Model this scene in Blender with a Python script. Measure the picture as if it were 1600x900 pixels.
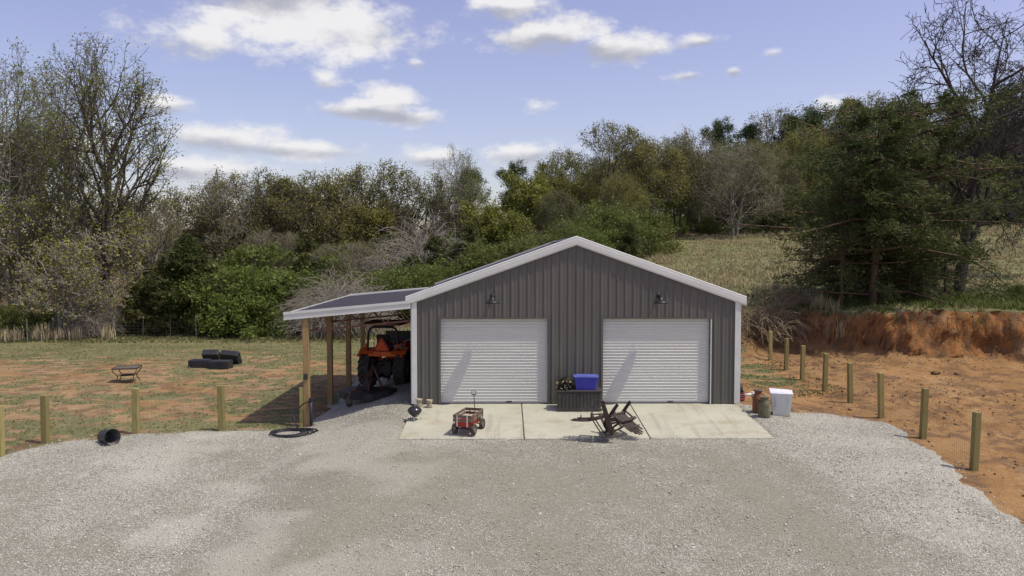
import bpy, bmesh, math, random
import numpy as np
from mathutils import Vector, Matrix, Euler

for o in list(bpy.data.objects): bpy.data.objects.remove(o)
scene = bpy.context.scene
COL = scene.collection
R = math.radians

# ------------------------------------------------------------------ camera
CAM_H, FPX, PITCH, YAW = 4.32, 1244.0, R(2.67), R(-0.46)
cam = bpy.data.objects.new('camera', bpy.data.cameras.new('camera'))
COL.objects.link(cam)
cam.location = (0, 0, CAM_H)
cam.rotation_euler = (R(90) - PITCH, 0, YAW)
cam.data.sensor_width = 36
cam.data.lens = FPX / 1600 * 36
cam.data.clip_end = 5000
cam.data.clip_start = 0.1
scene.camera = cam
scene.render.resolution_x, scene.render.resolution_y = 1024, 576
scene.render.engine = 'CYCLES'
scene.view_settings.view_transform = 'Standard'
scene.view_settings.look = 'None'
scene.view_settings.gamma = 1
scene.view_settings.exposure = 0.0
scene.cycles.max_bounces = 4
scene.cycles.diffuse_bounces = 2
scene.cycles.transmission_bounces = 3
scene.cycles.transparent_max_bounces = 4
scene.cycles.caustics_reflective = False
scene.cycles.caustics_refractive = False
scene.cycles.use_light_tree = False

# ------------------------------------------------------------------ sun and sky
SUN_DIR = Vector((0.48, -0.167, 1.0)).normalized()          # towards the sun
SUN_EL = math.asin(SUN_DIR.z)
SUN_ROT = math.atan2(SUN_DIR.x, SUN_DIR.y)
SKY_STRENGTH = 0.15
sun = bpy.data.objects.new('sun', bpy.data.lights.new('sun', 'SUN'))
COL.objects.link(sun)
sun.data.energy = 3.7
sun.data.angle = R(0.53)
sun.data.color = (1.0, 0.955, 0.80)
sun.rotation_euler = (-SUN_DIR).to_track_quat('-Z', 'Y').to_euler()
sun.location = (20, -8, 40)

world = bpy.data.worlds.new('World')
scene.world = world
world.use_nodes = True
wt = world.node_tree
for n in list(wt.nodes): wt.nodes.remove(n)

class NT:
    """tiny node helper"""
    def __init__(s, tree): s.t = tree
    def n(s, typ, **kw):
        nd = s.t.nodes.new(typ)
        for k, v in kw.items(): setattr(nd, k, v)
        return nd
    def put(s, sock, v):
        if hasattr(v, 'is_output'): s.t.links.new(v, sock)
        elif v is not None:
            if sock.type == 'RGBA' and len(v) == 3: v = (*v, 1)
            sock.default_value = v
    def m(s, op, a, b=0.0, c=None, clamp=False):
        nd = s.n('ShaderNodeMath', operation=op, use_clamp=clamp)
        s.put(nd.inputs[0], a); s.put(nd.inputs[1], b)
        if c is not None: s.put(nd.inputs[2], c)
        return nd.outputs[0]
    def vm(s, op, a, b=None):
        nd = s.n('ShaderNodeVectorMath', operation=op)
        s.put(nd.inputs[0], a)
        if b is not None: s.put(nd.inputs[1], b)
        return nd.outputs[0]
    def mix(s, f, a, b, blend='MIX'):
        nd = s.n('ShaderNodeMix', data_type='RGBA', blend_type=blend)
        s.put(nd.inputs[0], f); s.put(nd.inputs[6], a); s.put(nd.inputs[7], b)
        return nd.outputs[2]
    def ss(s, v, lo, hi, a=0.0, b=1.0):
        nd = s.n('ShaderNodeMapRange', interpolation_type='SMOOTHSTEP')
        s.put(nd.inputs[0], v); s.put(nd.inputs[1], lo); s.put(nd.inputs[2], hi); s.put(nd.inputs[3], a); s.put(nd.inputs[4], b)
        return nd.outputs[0]
    def noise(s, vec, scale, detail=3.0, rough=0.55, dist=0.0, col=False):
        nd = s.n('ShaderNodeTexNoise')
        s.put(nd.inputs['Vector'], vec); s.put(nd.inputs['Scale'], scale); s.put(nd.inputs['Detail'], detail)
        s.put(nd.inputs['Roughness'], rough); s.put(nd.inputs['Distortion'], dist)
        return nd.outputs[1 if col else 0]
    def comb(s, x, y, z):
        nd = s.n('ShaderNodeCombineXYZ')
        s.put(nd.inputs[0], x); s.put(nd.inputs[1], y); s.put(nd.inputs[2], z)
        return nd.outputs[0]
    def sep(s, v):
        nd = s.n('ShaderNodeSeparateXYZ'); s.put(nd.inputs[0], v)
        return nd.outputs

def build_sky():
    N = NT(wt)
    sky = N.n('ShaderNodeTexSky', sky_type='NISHITA', sun_disc=False)
    sky.sun_elevation = SUN_EL; sky.sun_rotation = SUN_ROT
    sky.altitude = 200; sky.air_density = 1.0; sky.dust_density = 1.6; sky.ozone_density = 2.2
    d = N.n('ShaderNodeTexCoord').outputs['Generated']
    x, y, z = N.sep(d)
    az = N.m('ARCTAN2', x, y)
    el = N.m('ARCSINE', z)
    uv = N.comb(az, N.m('MULTIPLY', el, 1.7), 0.0)
    wob = N.noise(uv, 9.0, 5.0, 0.62)
    wob2 = N.noise(N.vm('ADD', uv, (3.1, 1.7, 0.4)), 30.0, 3.0, 0.65)
    puff = N.m('ADD', N.m('MULTIPLY', N.m('SUBTRACT', wob, 0.5), 2.5), N.m('MULTIPLY', N.m('SUBTRACT', wob2, 0.5), 1.0))
    # cumulus banks: azimuth, elevation, half width, half height (radians), thickness
    px = lambda u, v: (math.atan((u - 790) / 1244), math.atan((392 - v) / 1244 * math.cos(math.atan((u - 790) / 1244))))
    banks = []
    for (u, v, w, h, t) in [(460, 30, 215, 66, 1.0), (330, 62, 110, 34, .8), (560, 45, 110, 40, .9), (800, 18, 80, 26, 1.0), (860, 58, 110, 30, 1.0),
                            (960, 78, 95, 24, .9), (1095, 68, 48, 15, .8), (1075, 120, 36, 11, .7), (1144, 114, 17, 13, .9), (612, 158, 55, 24, 1.0),
                            (575, 172, 100, 18, .9), (640, 185, 70, 14, .7), (512, 130, 34, 18, .55), (650, 102, 18, 11, .6), (255, 166, 52, 22, .9), (340, 216, 130, 25, .75),
                            (480, 234, 110, 16, .7), (280, 262, 130, 20, .85), (680, 248, 70, 22, .85), (830, 240, 90, 22, .8), (1320, 165, 50, 18, .8), (1205, 85, 22, 8, .5), (840, 170, 40, 10, .35), (100, 235, 140, 26, .8)]:
        a, e = px(u, v)
        banks.append((a, e, w / 1244 * 1.12, h / 1244 * 1.2, t))
    rng = random.Random(11)                       # unseen fair-weather cumulus all round, made larger to whiten the fill light
    for k in range(9):
        a = .95 + (2 * math.pi - 1.9) * (k + rng.random()) / 9
        if a > math.pi: a -= 2 * math.pi
        banks.append((a, rng.uniform(0.15, 1.0), rng.uniform(.25, .45), rng.uniform(.09, .2), rng.uniform(.9, 1)))
    cover = None; low = None
    ae = N.comb(az, el, 0.0)
    for (a, e, w, h, t) in banks:
        nd = N.n('ShaderNodeVectorMath', operation='MULTIPLY_ADD')
        N.put(nd.inputs[0], ae); nd.inputs[1].default_value = (1 / w, 1 / h, 0); nd.inputs[2].default_value = (-a / w, -e / h, 0)
        ln = N.n('ShaderNodeVectorMath', operation='LENGTH'); N.put(ln.inputs[0], nd.outputs[0])
        c = N.m('MULTIPLY_ADD', ln.outputs['Value'], -t, 1.05 * t)
        v = N.sep(nd.outputs[0])[1]
        sh = N.m('MULTIPLY', v, N.m('MAXIMUM', c, 0.0))
        cover = c if cover is None else N.m('MAXIMUM', cover, c)
        low = sh if low is None else N.m('SUBTRACT', low, sh)
    dens = N.m('ADD', cover, N.m('MULTIPLY', puff, 0.8))
    alpha = N.m('MULTIPLY', N.ss(dens, 0.08, 0.7), 0.97)
    shade = N.ss(N.m('ADD', N.m('MULTIPLY', low, 3.4), N.m('MULTIPLY', puff, -0.9)), -0.45, 0.85)
    cl = N.mix(shade, (5.9, 5.8, 5.85), (2.9, 3.0, 3.5))
    tint = N.mix(N.ss(el, 0.0, 0.36), (1.22, 1.02, 1.01), (1.40, 1.02, 1.08))
    skyc = N.mix(1.0, sky.outputs[0], tint, 'MULTIPLY')
    col = N.mix(alpha, skyc, cl)
    bg = N.n('ShaderNodeBackground')
    N.put(bg.inputs[0], col); bg.inputs[1].default_value = SKY_STRENGTH
    out = N.n('ShaderNodeOutputWorld')
    wt.links.new(bg.outputs[0], out.inputs[0])
build_sky()
world.cycles.sampling_method = 'MANUAL'
world.cycles.sample_map_resolution = 256

# ------------------------------------------------------------------ numpy noise
_rs = np.random.RandomState(5)
_perm = _rs.rand(512, 512)
def vnoise(x, y):
    x = np.asarray(x, float); y = np.asarray(y, float)
    xi = np.floor(x).astype(int); yi = np.floor(y).astype(int)
    fx = x - xi; fy = y - yi
    fx = fx * fx * (3 - 2 * fx); fy = fy * fy * (3 - 2 * fy)
    g = lambda a, b: _perm[a % 512, b % 512]
    return (g(xi, yi) * (1 - fx) + g(xi + 1, yi) * fx) * (1 - fy) + (g(xi, yi + 1) * (1 - fx) + g(xi + 1, yi + 1) * fx) * fy
def fbm(x, y, sc=1.0, oct=4, gain=0.5):
    a, s, t = 1.0, 0.0, 0.0
    x = np.asarray(x, float) * sc; y = np.asarray(y, float) * sc
    for i in range(oct):
        s = s + a * vnoise(x + 17.3 * i, y + 9.1 * i); t += a; a *= gain; x = x * 2.03; y = y * 2.03
    return s / t
def sst(v, a, b):
    t = np.clip((np.asarray(v, float) - a) / (b - a), 0, 1)
    return t * t * (3 - 2 * t)
def lerp(a, b, t): return a * (1 - t) + b * t

# ------------------------------------------------------------------ the lie of the land
BX0, BX1, BY0, BY1 = -2.62, 6.58, 22.3, 31.44       # garage footprint
SLAB_Y = 19.13
def land(x, y, detail=True):
    x = np.asarray(x, float); y = np.asarray(y, float)
    zf = np.where(y < 19, -0.27 - 0.045 * (19 - y), lerp(-0.27, -0.05, np.clip((y - 19) / 3.3, 0, 1)))
    zl = np.where(y < 19, -0.62 - 0.03 * (19 - y), -0.62) - 0.3 * sst(y, 25, 50) - 1.2 * sst(y, 60, 160)
    sl = sst(-x, 2.9, 5.7)
    z = lerp(zf, zl, sl)
    zr = -0.3 - 0.05 * np.clip(17 - y, 0, 99)
    z = lerp(z, zr, sst(x, 6.9, 9.6))
    back = sst(y, 31, 36) * (1 - sl) * (1 - sst(x, 6.9, 9.6))
    z = lerp(z, -0.45, back)
    # hill on the right, cut away as a bank
    hx = sst(x, -14, 13)
    high = 1.55 + 0.35 * sst(x, 14, 18) + 0.066 * np.clip(y - 36, 0, 105) + 0.035 * np.clip(x - 18, 0, 60) * sst(y, 40, 110) + 0.01 * np.clip(y - 141, 0, 400)
    high = lerp(-1.0, high, hx)
    yb = np.interp(x, [-30, 8, 10.5, 12.5, 14, 16, 19, 40], [52, 33, 32.5, 36.8, 36.2, 32.4, 31.4, 31.0])
    w = np.interp(x, [-30, 5, 9, 12, 13.4, 14.5, 40], [30, 14, 9.0, 6.0, 3.0, 1.35, 1.2])
    gul = (fbm(x * 1.0, y * 0.4, .38, 4, .55) - .5) * 2.6
    gul = gul * sst(x, 11, 14)
    u = (y + gul - yb) / w
    t = sst(u, 0.0, 1.0) * 0.80 + 0.20 * sst(y + gul * .5 - yb, -1.5, .8 * w)
    z = lerp(z, high, t * sst(x + y * .2, -8, 6))
    if detail:
        rough = (fbm(x, y, 0.5, 4) - .5) * 0.14 * sst(np.abs(x - 1.5), 7, 13)
        clod = (fbm(x, y, 1.9, 5, .62) - .5) * 0.40 * sst(x, 9.5, 12) * sst(-y, -33, -20) 
        rut = np.abs(fbm(x + .4 * y, y * .35, .9, 3) - .5) * .55 * sst(x, 10.5, 13) * sst(-y, -33, -12)
        bankz = (fbm(x * 1.3, y * 2.0 + 5, 1.2, 4, .6) - .5) * 0.35 * np.clip(4 * t * (1 - t), 0, 1) * sst(x, 10, 13)
        z = z + rough + clod - rut + bankz
    under = (sst(x, BX0 - .02, BX0 + .06) * sst(-x, -BX1 - .02, -BX1 + .06) * sst(y, SLAB_Y - .02, SLAB_Y + .06) * sst(-y, -BY1, -BY1 + .08))
    return z - 0.09 * under
def gz(x, y): return float(land(x, y))

def ray(px, py):
    v = Vector(((px - 800) / FPX, -(py - 450) / FPX, -1))
    v = cam.rotation_euler.to_matrix() @ v
    return v
def at_depth(px, py, Y):
    v = ray(px, py); k = Y / v.y
    return Vector((v.x * k, Y, CAM_H + v.z * k))
def on_ground(px, py, z0=-0.5):
    v = ray(px, py); z = z0
    for i in range(12):
        k = (z - CAM_H) / v.z
        z = 0.5 * z + 0.5 * float(land(v.x * k, v.y * k, False))
    k = (z - CAM_H) / v.z
    return Vector((v.x * k, v.y * k, gz(v.x * k, v.y * k)))

# ------------------------------------------------------------------ object helpers
def tag(o, label=None, cat=None, group=None, kind=None):
    if label: o['label'] = label
    if cat: o['category'] = cat
    if group: o['group'] = group
    if kind: o['kind'] = kind
    return o
def empty(name, loc=(0, 0, 0), rz=0.0, rot=None):
    o = bpy.data.objects.new(name, None)
    o.empty_display_size = 0.1
    COL.objects.link(o); o.location = loc
    o.rotation_euler = rot if rot is not None else (0, 0, rz)
    return o
def link(name, me, parent=None, loc=None, rot=None, scale=None):
    o = bpy.data.objects.new(name, me)
    COL.objects.link(o)
    if parent is not None: o.parent = parent
    if loc is not None: o.location = loc
    if rot is not None: o.rotation_euler = rot
    if scale is not None: o.scale = scale
    return o
def np_mesh(name, V, F, mat=None, smooth=False):
    """V (n,3); F (m,k) all faces with k corners"""
    me = bpy.data.meshes.new(name)
    V = np.ascontiguousarray(V, dtype=np.float32); F = np.ascontiguousarray(F, dtype=np.int32)
    me.vertices.add(len(V)); me.vertices.foreach_set('co', V.ravel())
    m, k = F.shape
    me.loops.add(m * k); me.loops.foreach_set('vertex_index', F.ravel())
    me.polygons.add(m); me.polygons.foreach_set('loop_start', np.arange(0, m * k, k, dtype=np.int32))
    if smooth: me.polygons.foreach_set('use_smooth', np.ones(m, dtype=bool))
    me.update(calc_edges=True)
    if mat: me.materials.append(mat)
    return me

class MB:
    """collects shapes and links them as one mesh object"""
    def __init__(s): s.v = []; s.f = []; s.sm = []
    def add(s, vs, fs, smooth=False):
        b = len(s.v); s.v += [tuple(v) for v in vs]
        s.f += [tuple(i + b for i in f) for f in fs]; s.sm += [smooth] * len(fs)
        return s
    def box(s, c, size, M=None):
        x, y, z = (k / 2 for k in size); c = Vector(c)
        vs = [Vector((i * x, j * y, k * z)) for k in (-1, 1) for j in (-1, 1) for i in (-1, 1)]
        if M is not None: vs = [M @ v for v in vs]
        return s.add([v + c for v in vs], [(0, 2, 3, 1), (4, 5, 7, 6), (0, 1, 5, 4), (2, 6, 7, 3), (0, 4, 6, 2), (1, 3, 7, 5)])
    def bar(s, a, b, w, h, up=(0, 0, 1)):
        """box from a to b, w across, h along up"""
        a, b = Vector(a), Vector(b); d = (b - a).normalized(); u = Vector(up)
        r = d.cross(u)
        if r.length < 1e-4: r = d.cross(Vector((1, 0, 0)))
        r.normalize(); u = r.cross(d).normalized()
        vs = [p + r * (i * w / 2) + u * (j * h / 2) for p in (a, b) for j in (-1, 1) for i in (-1, 1)]
        return s.add(vs, [(0, 2, 3, 1), (4, 5, 7, 6), (0, 1, 5, 4), (2, 6, 7, 3), (0, 4, 6, 2), (1, 3, 7, 5)])
    def tube(s, pts, rad, n=8, caps=True, closed=False):
        pts = [Vector(p) for p in pts]; m = len(pts)
        rad = [rad] * m if not hasattr(rad, '__len__') else rad
        prev = None; vs = []
        for i, p in enumerate(pts):
            if closed: d = pts[(i + 1) % m] - pts[i - 1]
            else: d = pts[min(i + 1, m - 1)] - pts[max(i - 1, 0)]
            d = d.normalized()
            if prev is None:
                r = d.cross(Vector((0, 0, 1)))
                if r.length < .05: r = d.cross(Vector((1, 0, 0)))
            else: r = prev - d * prev.dot(d)
            r.normalize(); prev = r; u = d.cross(r)
            vs += [p + (r * math.cos(2 * math.pi * k / n) + u * math.sin(2 * math.pi * k / n)) * rad[i] for k in range(n)]
        fs = []
        for i in range(m if closed else m - 1):
            j = (i + 1) % m
            fs += [(i * n + k, i * n + (k + 1) % n, j * n + (k + 1) % n, j * n + k) for k in range(n)]
        s.add(vs, fs, True)
        if caps and not closed:
            b = len(s.v) - len(vs)
            s.f += [tuple(b + k for k in range(n))[::-1], tuple(b + (m - 1) * n + k for k in range(n))]; s.sm += [False, False]
        return s
    def lathe(s, prof, n=20, M=None, smooth=True):
        """prof: (radius, height) list round local z"""
        vs = []; m = len(prof)
        for (r, z) in prof:
            for k in range(n):
                a = 2 * math.pi * k / n
                v = Vector((r * math.cos(a), r * math.sin(a), z))
                vs.append(M @ v if M is not None else v)
        fs = [(i * n + k, i * n + (k + 1) % n, (i + 1) * n + (k + 1) % n, (i + 1) * n + k) for i in range(m - 1) for k in range(n)]
        return s.add(vs, fs, smooth)
    def poly(s, pts, M=None, ext=(0, 0, .02)):
        """prism: outline pts (3D) pushed along ext"""
        pts = [Vector(p) for p in pts]; e = Vector(ext); n = len(pts)
        vs = pts + [p + e for p in pts]
        if M is not None: vs = [M @ v for v in vs]
        fs = [tuple(range(n))[::-1], tuple(range(n, 2 * n))] + [(i, (i + 1) % n, n + (i + 1) % n, n + i) for i in range(n)]
        return s.add(vs, fs)
    def mesh(s, name, mat):
        me = bpy.data.meshes.new(name)
        me.from_pydata(s.v, [], s.f); me.update()
        me.polygons.foreach_set('use_smooth', s.sm)
        me.materials.append(mat)
        bm = bmesh.new(); bm.from_mesh(me); bmesh.ops.recalc_face_normals(bm, faces=bm.faces); bm.to_mesh(me); bm.free()
        return me
    def build(s, name, mat, parent=None, bevel=0.0, loc=None, rot=None):
        o = link(name, s.mesh(name, mat), parent, loc, rot)
        if bevel:
            b = o.modifiers.new('bevel', 'BEVEL'); b.width = bevel; b.segments = 2; b.limit_method = 'ANGLE'; b.angle_limit = R(40)
        return o

# ------------------------------------------------------------------ materials
MATS = {}
def new_mat(name):
    m = bpy.data.materials.new(name); m.use_nodes = True
    t = m.node_tree
    for n in list(t.nodes): t.nodes.remove(n)
    N = NT(t)
    out = N.n('ShaderNodeOutputMaterial')
    b = N.n('ShaderNodeBsdfPrincipled')
    t.links.new(b.outputs[0], out.inputs[0])
    MATS[name] = m
    return m, N, b, out
def bump(N, b, h, strength=0.3, dist=0.02):
    nd = N.n('ShaderNodeBump'); nd.inputs['Strength'].default_value = strength; nd.inputs['Distance'].default_value = dist
    N.put(nd.inputs['Height'], h); N.put(b.inputs['Normal'], nd.outputs[0])
def simple(name, c1, c2=None, rough=0.6, scale=4.0, detail=4.0, bs=0.0, bscale=None, metal=0.0, spec=0.4, stretch=(1, 1, 1), dirt=None, dirt_amt=0.4, dscale=1.5, vary=0.0):
    m, N, b, out = new_mat(name)
    c2 = c2 or tuple(k * 0.75 for k in c1)
    co = N.n('ShaderNodeTexCoord').outputs['Object']
    v = N.vm('MULTIPLY', co, stretch)
    oi = N.n('ShaderNodeObjectInfo').outputs['Random']
    v = N.vm('ADD', v, N.comb(N.m('MULTIPLY', oi, 37.0), N.m('MULTIPLY', oi, 11.0), 0.0))
    f = N.noise(v, scale, detail, 0.6)
    col = N.mix(N.ss(f, 0.3, 0.7), c1, c2)
    if vary: col = N.mix(N.m('MULTIPLY', oi, vary), col, tuple(k * .45 for k in c2))
    if dirt:
        d = N.noise(co, dscale, 6.0, 0.7)
        col = N.mix(N.ss(d, 0.52, 0.75, 0.0, dirt_amt), col, dirt)
    N.put(b.inputs['Base Color'], col)
    N.put(b.inputs['Roughness'], N.m('ADD', rough - .08, N.m('MULTIPLY', f, 0.16)))
    b.inputs['Metallic'].default_value = metal
    b.inputs['Specular IOR Level'].default_value = spec
    if bs: bump(N, b, N.noise(v, bscale or scale * 4, 4.0, 0.6), bs, 0.01)
    return m
simple('wall_metal', (.122, .117, .104), (.104, .100, .090), rough=.42, scale=1.2, spec=.45, stretch=(3, 3, .6), dirt=(.175, .155, .13), dirt_amt=.4, bs=.12, bscale=1.6)
simple('trim_white', (.66, .67, .64), (.60, .61, .58), rough=.42, scale=1.5, dirt=(.5, .47, .42), dirt_amt=.3)
simple('door_white', (.63, .64, .60), (.58, .59, .555), rough=.40, scale=1.0, stretch=(.5, .5, 3), dirt=(.5, .47, .41), dirt_amt=.35, dscale=1.1)
simple('roof_metal', (.058, .055, .072), (.048, .046, .06), rough=.45, scale=2.0, spec=.4)
simple('black_metal', (.016, .016, .018), (.022, .022, .024), rough=.45)
simple('truss_steel', (.17, .085, .055), (.11, .055, .04), rough=.7, scale=6)
simple('post_wood', (.37, .255, .115), (.25, .165, .07), rough=.85, scale=5, stretch=(4, 4, .5), bs=.3, dirt=(.16, .11, .05), dirt_amt=.5)
simple('fence_wood', (.40, .34, .135), (.27, .235, .09), rough=.85, scale=4, stretch=(5, 5, .6), bs=.35, dirt=(.17, .15, .08), dirt_amt=.6, vary=.6)
simple('wire', (.20, .16, .13), (.14, .12, .10), rough=.6, metal=.4)
simple('tpost', (.05, .065, .05), (.10, .085, .07), rough=.8)
simple('orange_paint', (.80, .15, .022), (.66, .11, .018), rough=.38, dirt=(.2, .11, .06), dirt_amt=.45)
simple('sign_orange', (.85, .13, .02), (.75, .11, .02), rough=.5)
simple('sign_red', (.45, .02, .015), rough=.4)
simple('tyre', (.036, .034, .031), (.075, .066, .054), rough=.85, scale=6, bs=.2, dirt=(.22, .17, .11), dirt_amt=.7, dscale=3)
simple('rim_grey', (.35, .34, .32), (.22, .2, .18), rough=.6)
simple('dark_steel', (.030, .029, .028), (.05, .045, .04), rough=.6, dirt=(.12, .08, .05), dirt_amt=.5)
simple('deck_black', (.022, .023, .026), (.035, .034, .033), rough=.5, dirt=(.12, .09, .06), dirt_amt=.5)
simple('canopy_brown', (.24, .15, .10), (.19, .115, .075), rough=.7)
simple('seat_black', (.02, .02, .02), rough=.6)
simple('label_grey', (.45, .45, .44), rough=.5)
simple('chair_brown', (.052, .034, .026), (.035, .024, .019), rough=.6, scale=6, stretch=(3, 3, 3), dirt=(.16, .12, .10), dirt_amt=.35, dscale=5)
simple('box_resin', (.055, .050, .047), (.038, .035, .034), rough=.6, scale=5, stretch=(6, 6, .5), bs=.2, dirt=(.16, .15, .13), dirt_amt=.45, dscale=2.2)
simple('tote_blue', (.055, .055, .42), (.045, .045, .34), rough=.35, dirt=(.2, .2, .4), dirt_amt=.35, dscale=5)
simple('tote_lid_blue', (.12, .15, .46), (.09, .11, .40), rough=.35)
simple('clump_dark', (.020, .019, .014), (.035, .034, .02), rough=.8, scale=12)
simple('clump_tan', (.25, .22, .12), rough=.8)
simple('wagon_red', (.42, .035, .022), (.33, .03, .02), rough=.45, dirt=(.3, .16, .12), dirt_amt=.4, dscale=5)
simple('wagon_wood', (.20, .155, .115), (.13, .10, .075), rough=.85, scale=10, stretch=(1, 1, 1), bs=.3)
simple('wagon_liner', (.55, .46, .38), (.42, .34, .28), rough=.9)
simple('metal_pale', (.62, .58, .50), (.5, .46, .4), rough=.5, metal=.2)
simple('grill_black', (.020, .020, .024), (.028, .028, .03), rough=.22, spec=.6)
simple('aluminium', (.6, .6, .6), (.5, .5, .5), rough=.4, metal=.6)
simple('planter_tan', (.46, .40, .30), (.30, .25, .18), rough=.9, scale=14, bs=.4, bscale=30)
simple('planter_band', (.22, .17, .12), rough=.9)
simple('can_rust', (.24, .10, .05), (.14, .06, .035), rough=.85, scale=7, bs=.25, dirt=(.10, .05, .03), dirt_amt=.5, dscale=5)
simple('can_green', (.15, .165, .10), (.11, .085, .05), rough=.85, scale=9, bs=.25, dirt=(.16, .07, .035), dirt_amt=.7, dscale=6)
simple('can_lid', (.055, .055, .06), (.12, .10, .09), rough=.55, metal=.3)
simple('bin_white', (.66, .68, .66), (.60, .62, .61), rough=.4, spec=.4)
simple('bin_lid', (.72, .73, .78), (.55, .56, .66), rough=.4)
simple('pot_black', (.028, .028, .032), (.04, .04, .042), rough=.5, dirt=(.14, .12, .1), dirt_amt=.4, dscale=4)
simple('pot_red', (.33, .035, .035), rough=.5)
simple('hose_black', (.018, .019, .022), rough=.45)
simple('pipe_blue', (.030, .034, .055), rough=.5)
simple('table_metal', (.045, .038, .034), (.06, .05, .042), rough=.55)
simple('table_glass', (.17, .15, .13), (.13, .11, .10), rough=.25)
simple('crate_black', (.014, .015, .020), (.024, .024, .028), rough=.5)
simple('rag_white', (.68, .66, .62), rough=.9)
simple('rock_red', (.19, .105, .05), (.115, .066, .034), rough=.95, scale=6, bs=.5)
simple('handle_tan', (.34, .32, .22), rough=.6)
simple('bulb', (.6, .58, .5), rough=.3)

def concrete_mat():
    m, N, b, out = new_mat('concrete')
    co = N.n('ShaderNodeTexCoord').outputs['Object']
    oi = N.n('ShaderNodeObjectInfo').outputs['Random']
    v = N.vm('ADD', co, N.comb(N.m('MULTIPLY', oi, 31.0), oi, 0.0))
    big = N.noise(v, 0.8, 5.0, .6)
    broom = N.noise(N.vm('MULTIPLY', v, (1.3, 26, 1)), 2.0, 4.0, .6)
    fine = N.noise(v, 40, 3.0, .6)
    stain = N.noise(N.vm('ADD', v, (7, 3, 1)), 1.4, 6.0, .68)
    c = N.mix(N.ss(big, .3, .7), (.42, .42, .335), (.345, .345, .272))
    c = N.mix(N.ss(broom, .42, .68, 0, .6), c, (.50, .495, .41))
    c = N.mix(N.ss(stain, .50, .66, 0, .55), c, (.30, .262, .17))
    tyre_ = N.noise(N.vm('MULTIPLY', v, (3.2, .22, 1)), 1.1, 5.0, .6)
    c = N.mix(N.ss(tyre_, .55, .68, 0, .4), c, (.235, .225, .185))
    c = N.mix(N.ss(fine, .5, .75, 0, .2), c, (.28, .25, .2))
    N.put(b.inputs['Base Color'], c); b.inputs['Roughness'].default_value = .85
    bump(N, b, N.m('ADD', broom, fine), .2, .01)
concrete_mat()

def ground_mat():
    m, N, b, out = new_mat('earth')
    co = N.n('ShaderNodeTexCoord').outputs['Object']
    at = N.n('ShaderNodeAttribute', attribute_name='mask')
    grass, red, litter = N.sep(at.outputs['Color'])[:3] if False else (None, None, None)
    sp = N.n('ShaderNodeSeparateColor'); N.put(sp.inputs[0], at.outputs['Color'])
    grass, red, litter = sp.outputs[0], sp.outputs[1], sp.outputs[2]
    n1 = N.noise(co, .55, 5.0, .6); n2 = N.noise(co, 3.2, 5.0, .65); n3 = N.noise(co, 17.0, 4.0, .65)
    tan = N.mix(N.ss(n1, .35, .65), (.31, .215, .118), (.262, .17, .086))
    tan = N.mix(N.ss(n2, .48, .72, 0, .6), tan, (.39, .285, .185))
    org = N.mix(N.ss(n1, .3, .7), (.325, .195, .085), (.24, .135, .056))
    org = N.mix(N.ss(n2, .5, .75, 0, .55), org, (.40, .27, .14))
    rust = N.mix(N.ss(n2, .3, .7), (.33, .155, .052), (.225, .098, .034))
    streak = N.noise(N.vm('MULTIPLY', co, (4.5, 4.5, .9)), 1.0, 5.0, .65)
    blot = N.noise(N.vm('ADD', co, (2, 2, 7)), .9, 5.0, .62)
    rust = N.mix(N.ss(blot, .52, .66, 0, .7), rust, (.10, .052, .026))
    rust = N.mix(N.ss(n3, .5, .7, 0, .6), rust, (.33, .18, .075))
    rust = N.mix(N.ss(streak, .5, .68, 0, .55), rust, (.075, .040, .022))
    d = N.mix(N.ss(red, .05, .55), tan, org)
    d = N.mix(N.ss(red, .6, .95), d, rust)
    d = N.mix(N.ss(n3, .52, .74, 0, .55), d, (.13, .078, .04))
    n4 = N.noise(N.vm('ADD', co, (5, 8, 3)), 1.3, 6.0, .68)
    d = N.mix(N.ss(n4, .46, .60, 0, .75), d, (.125, .078, .046))
    n5 = N.noise(N.vm('MULTIPLY', N.vm('ADD', co, (1, 3, 3)), (1.0, .55, 1.0)), .9, 5.0, .6)
    d = N.mix(N.ss(n5, .55, .68, 0, .4), d, (.40, .27, .14))
    peb = N.n('ShaderNodeTexVoronoi'); N.put(peb.inputs['Vector'], co); peb.inputs['Scale'].default_value = 9
    d = N.mix(N.ss(peb.outputs['Distance'], .16, .07, 0, .55), d, (.46, .36, .25))
    g2 = N.noise(co, 9.0, 5.0, .7); g1 = N.noise(N.vm('ADD', co, (9, 4, 2)), .45, 4.0, .6)
    gc = N.mix(N.ss(g1, .36, .64), (.088, .105, .040), (.165, .162, .074))
    gc = N.mix(N.ss(g2, .42, .7, 0, .75), gc, (.27, .24, .135))
    gc = N.mix(N.ss(n3, .5, .7, 0, .6), gc, (.055, .065, .022))
    f = N.ss(N.m('ADD', grass, N.m('ADD', N.m('MULTIPLY', N.m('SUBTRACT', n2, .5), .9), N.m('MULTIPLY', N.m('SUBTRACT', g2, .5), .8))), .38, .62)
    c = N.mix(f, d, gc)
    lc = N.mix(N.ss(n2, .35, .7), (.085, .060, .032), (.15, .11, .06))
    c = N.mix(N.ss(N.m('ADD', litter, N.m('MULTIPLY', N.m('SUBTRACT', n2, .5), .5)), .35, .65), c, lc)
    N.put(b.inputs['Base Color'], c)
    b.inputs['Roughness'].default_value = .95; b.inputs['Specular IOR Level'].default_value = .15
    h = N.m('ADD', N.m('MULTIPLY', n2, .5), N.m('MULTIPLY', n3, .5))
    bump(N, b, h, .9, .09)
ground_mat()

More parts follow.
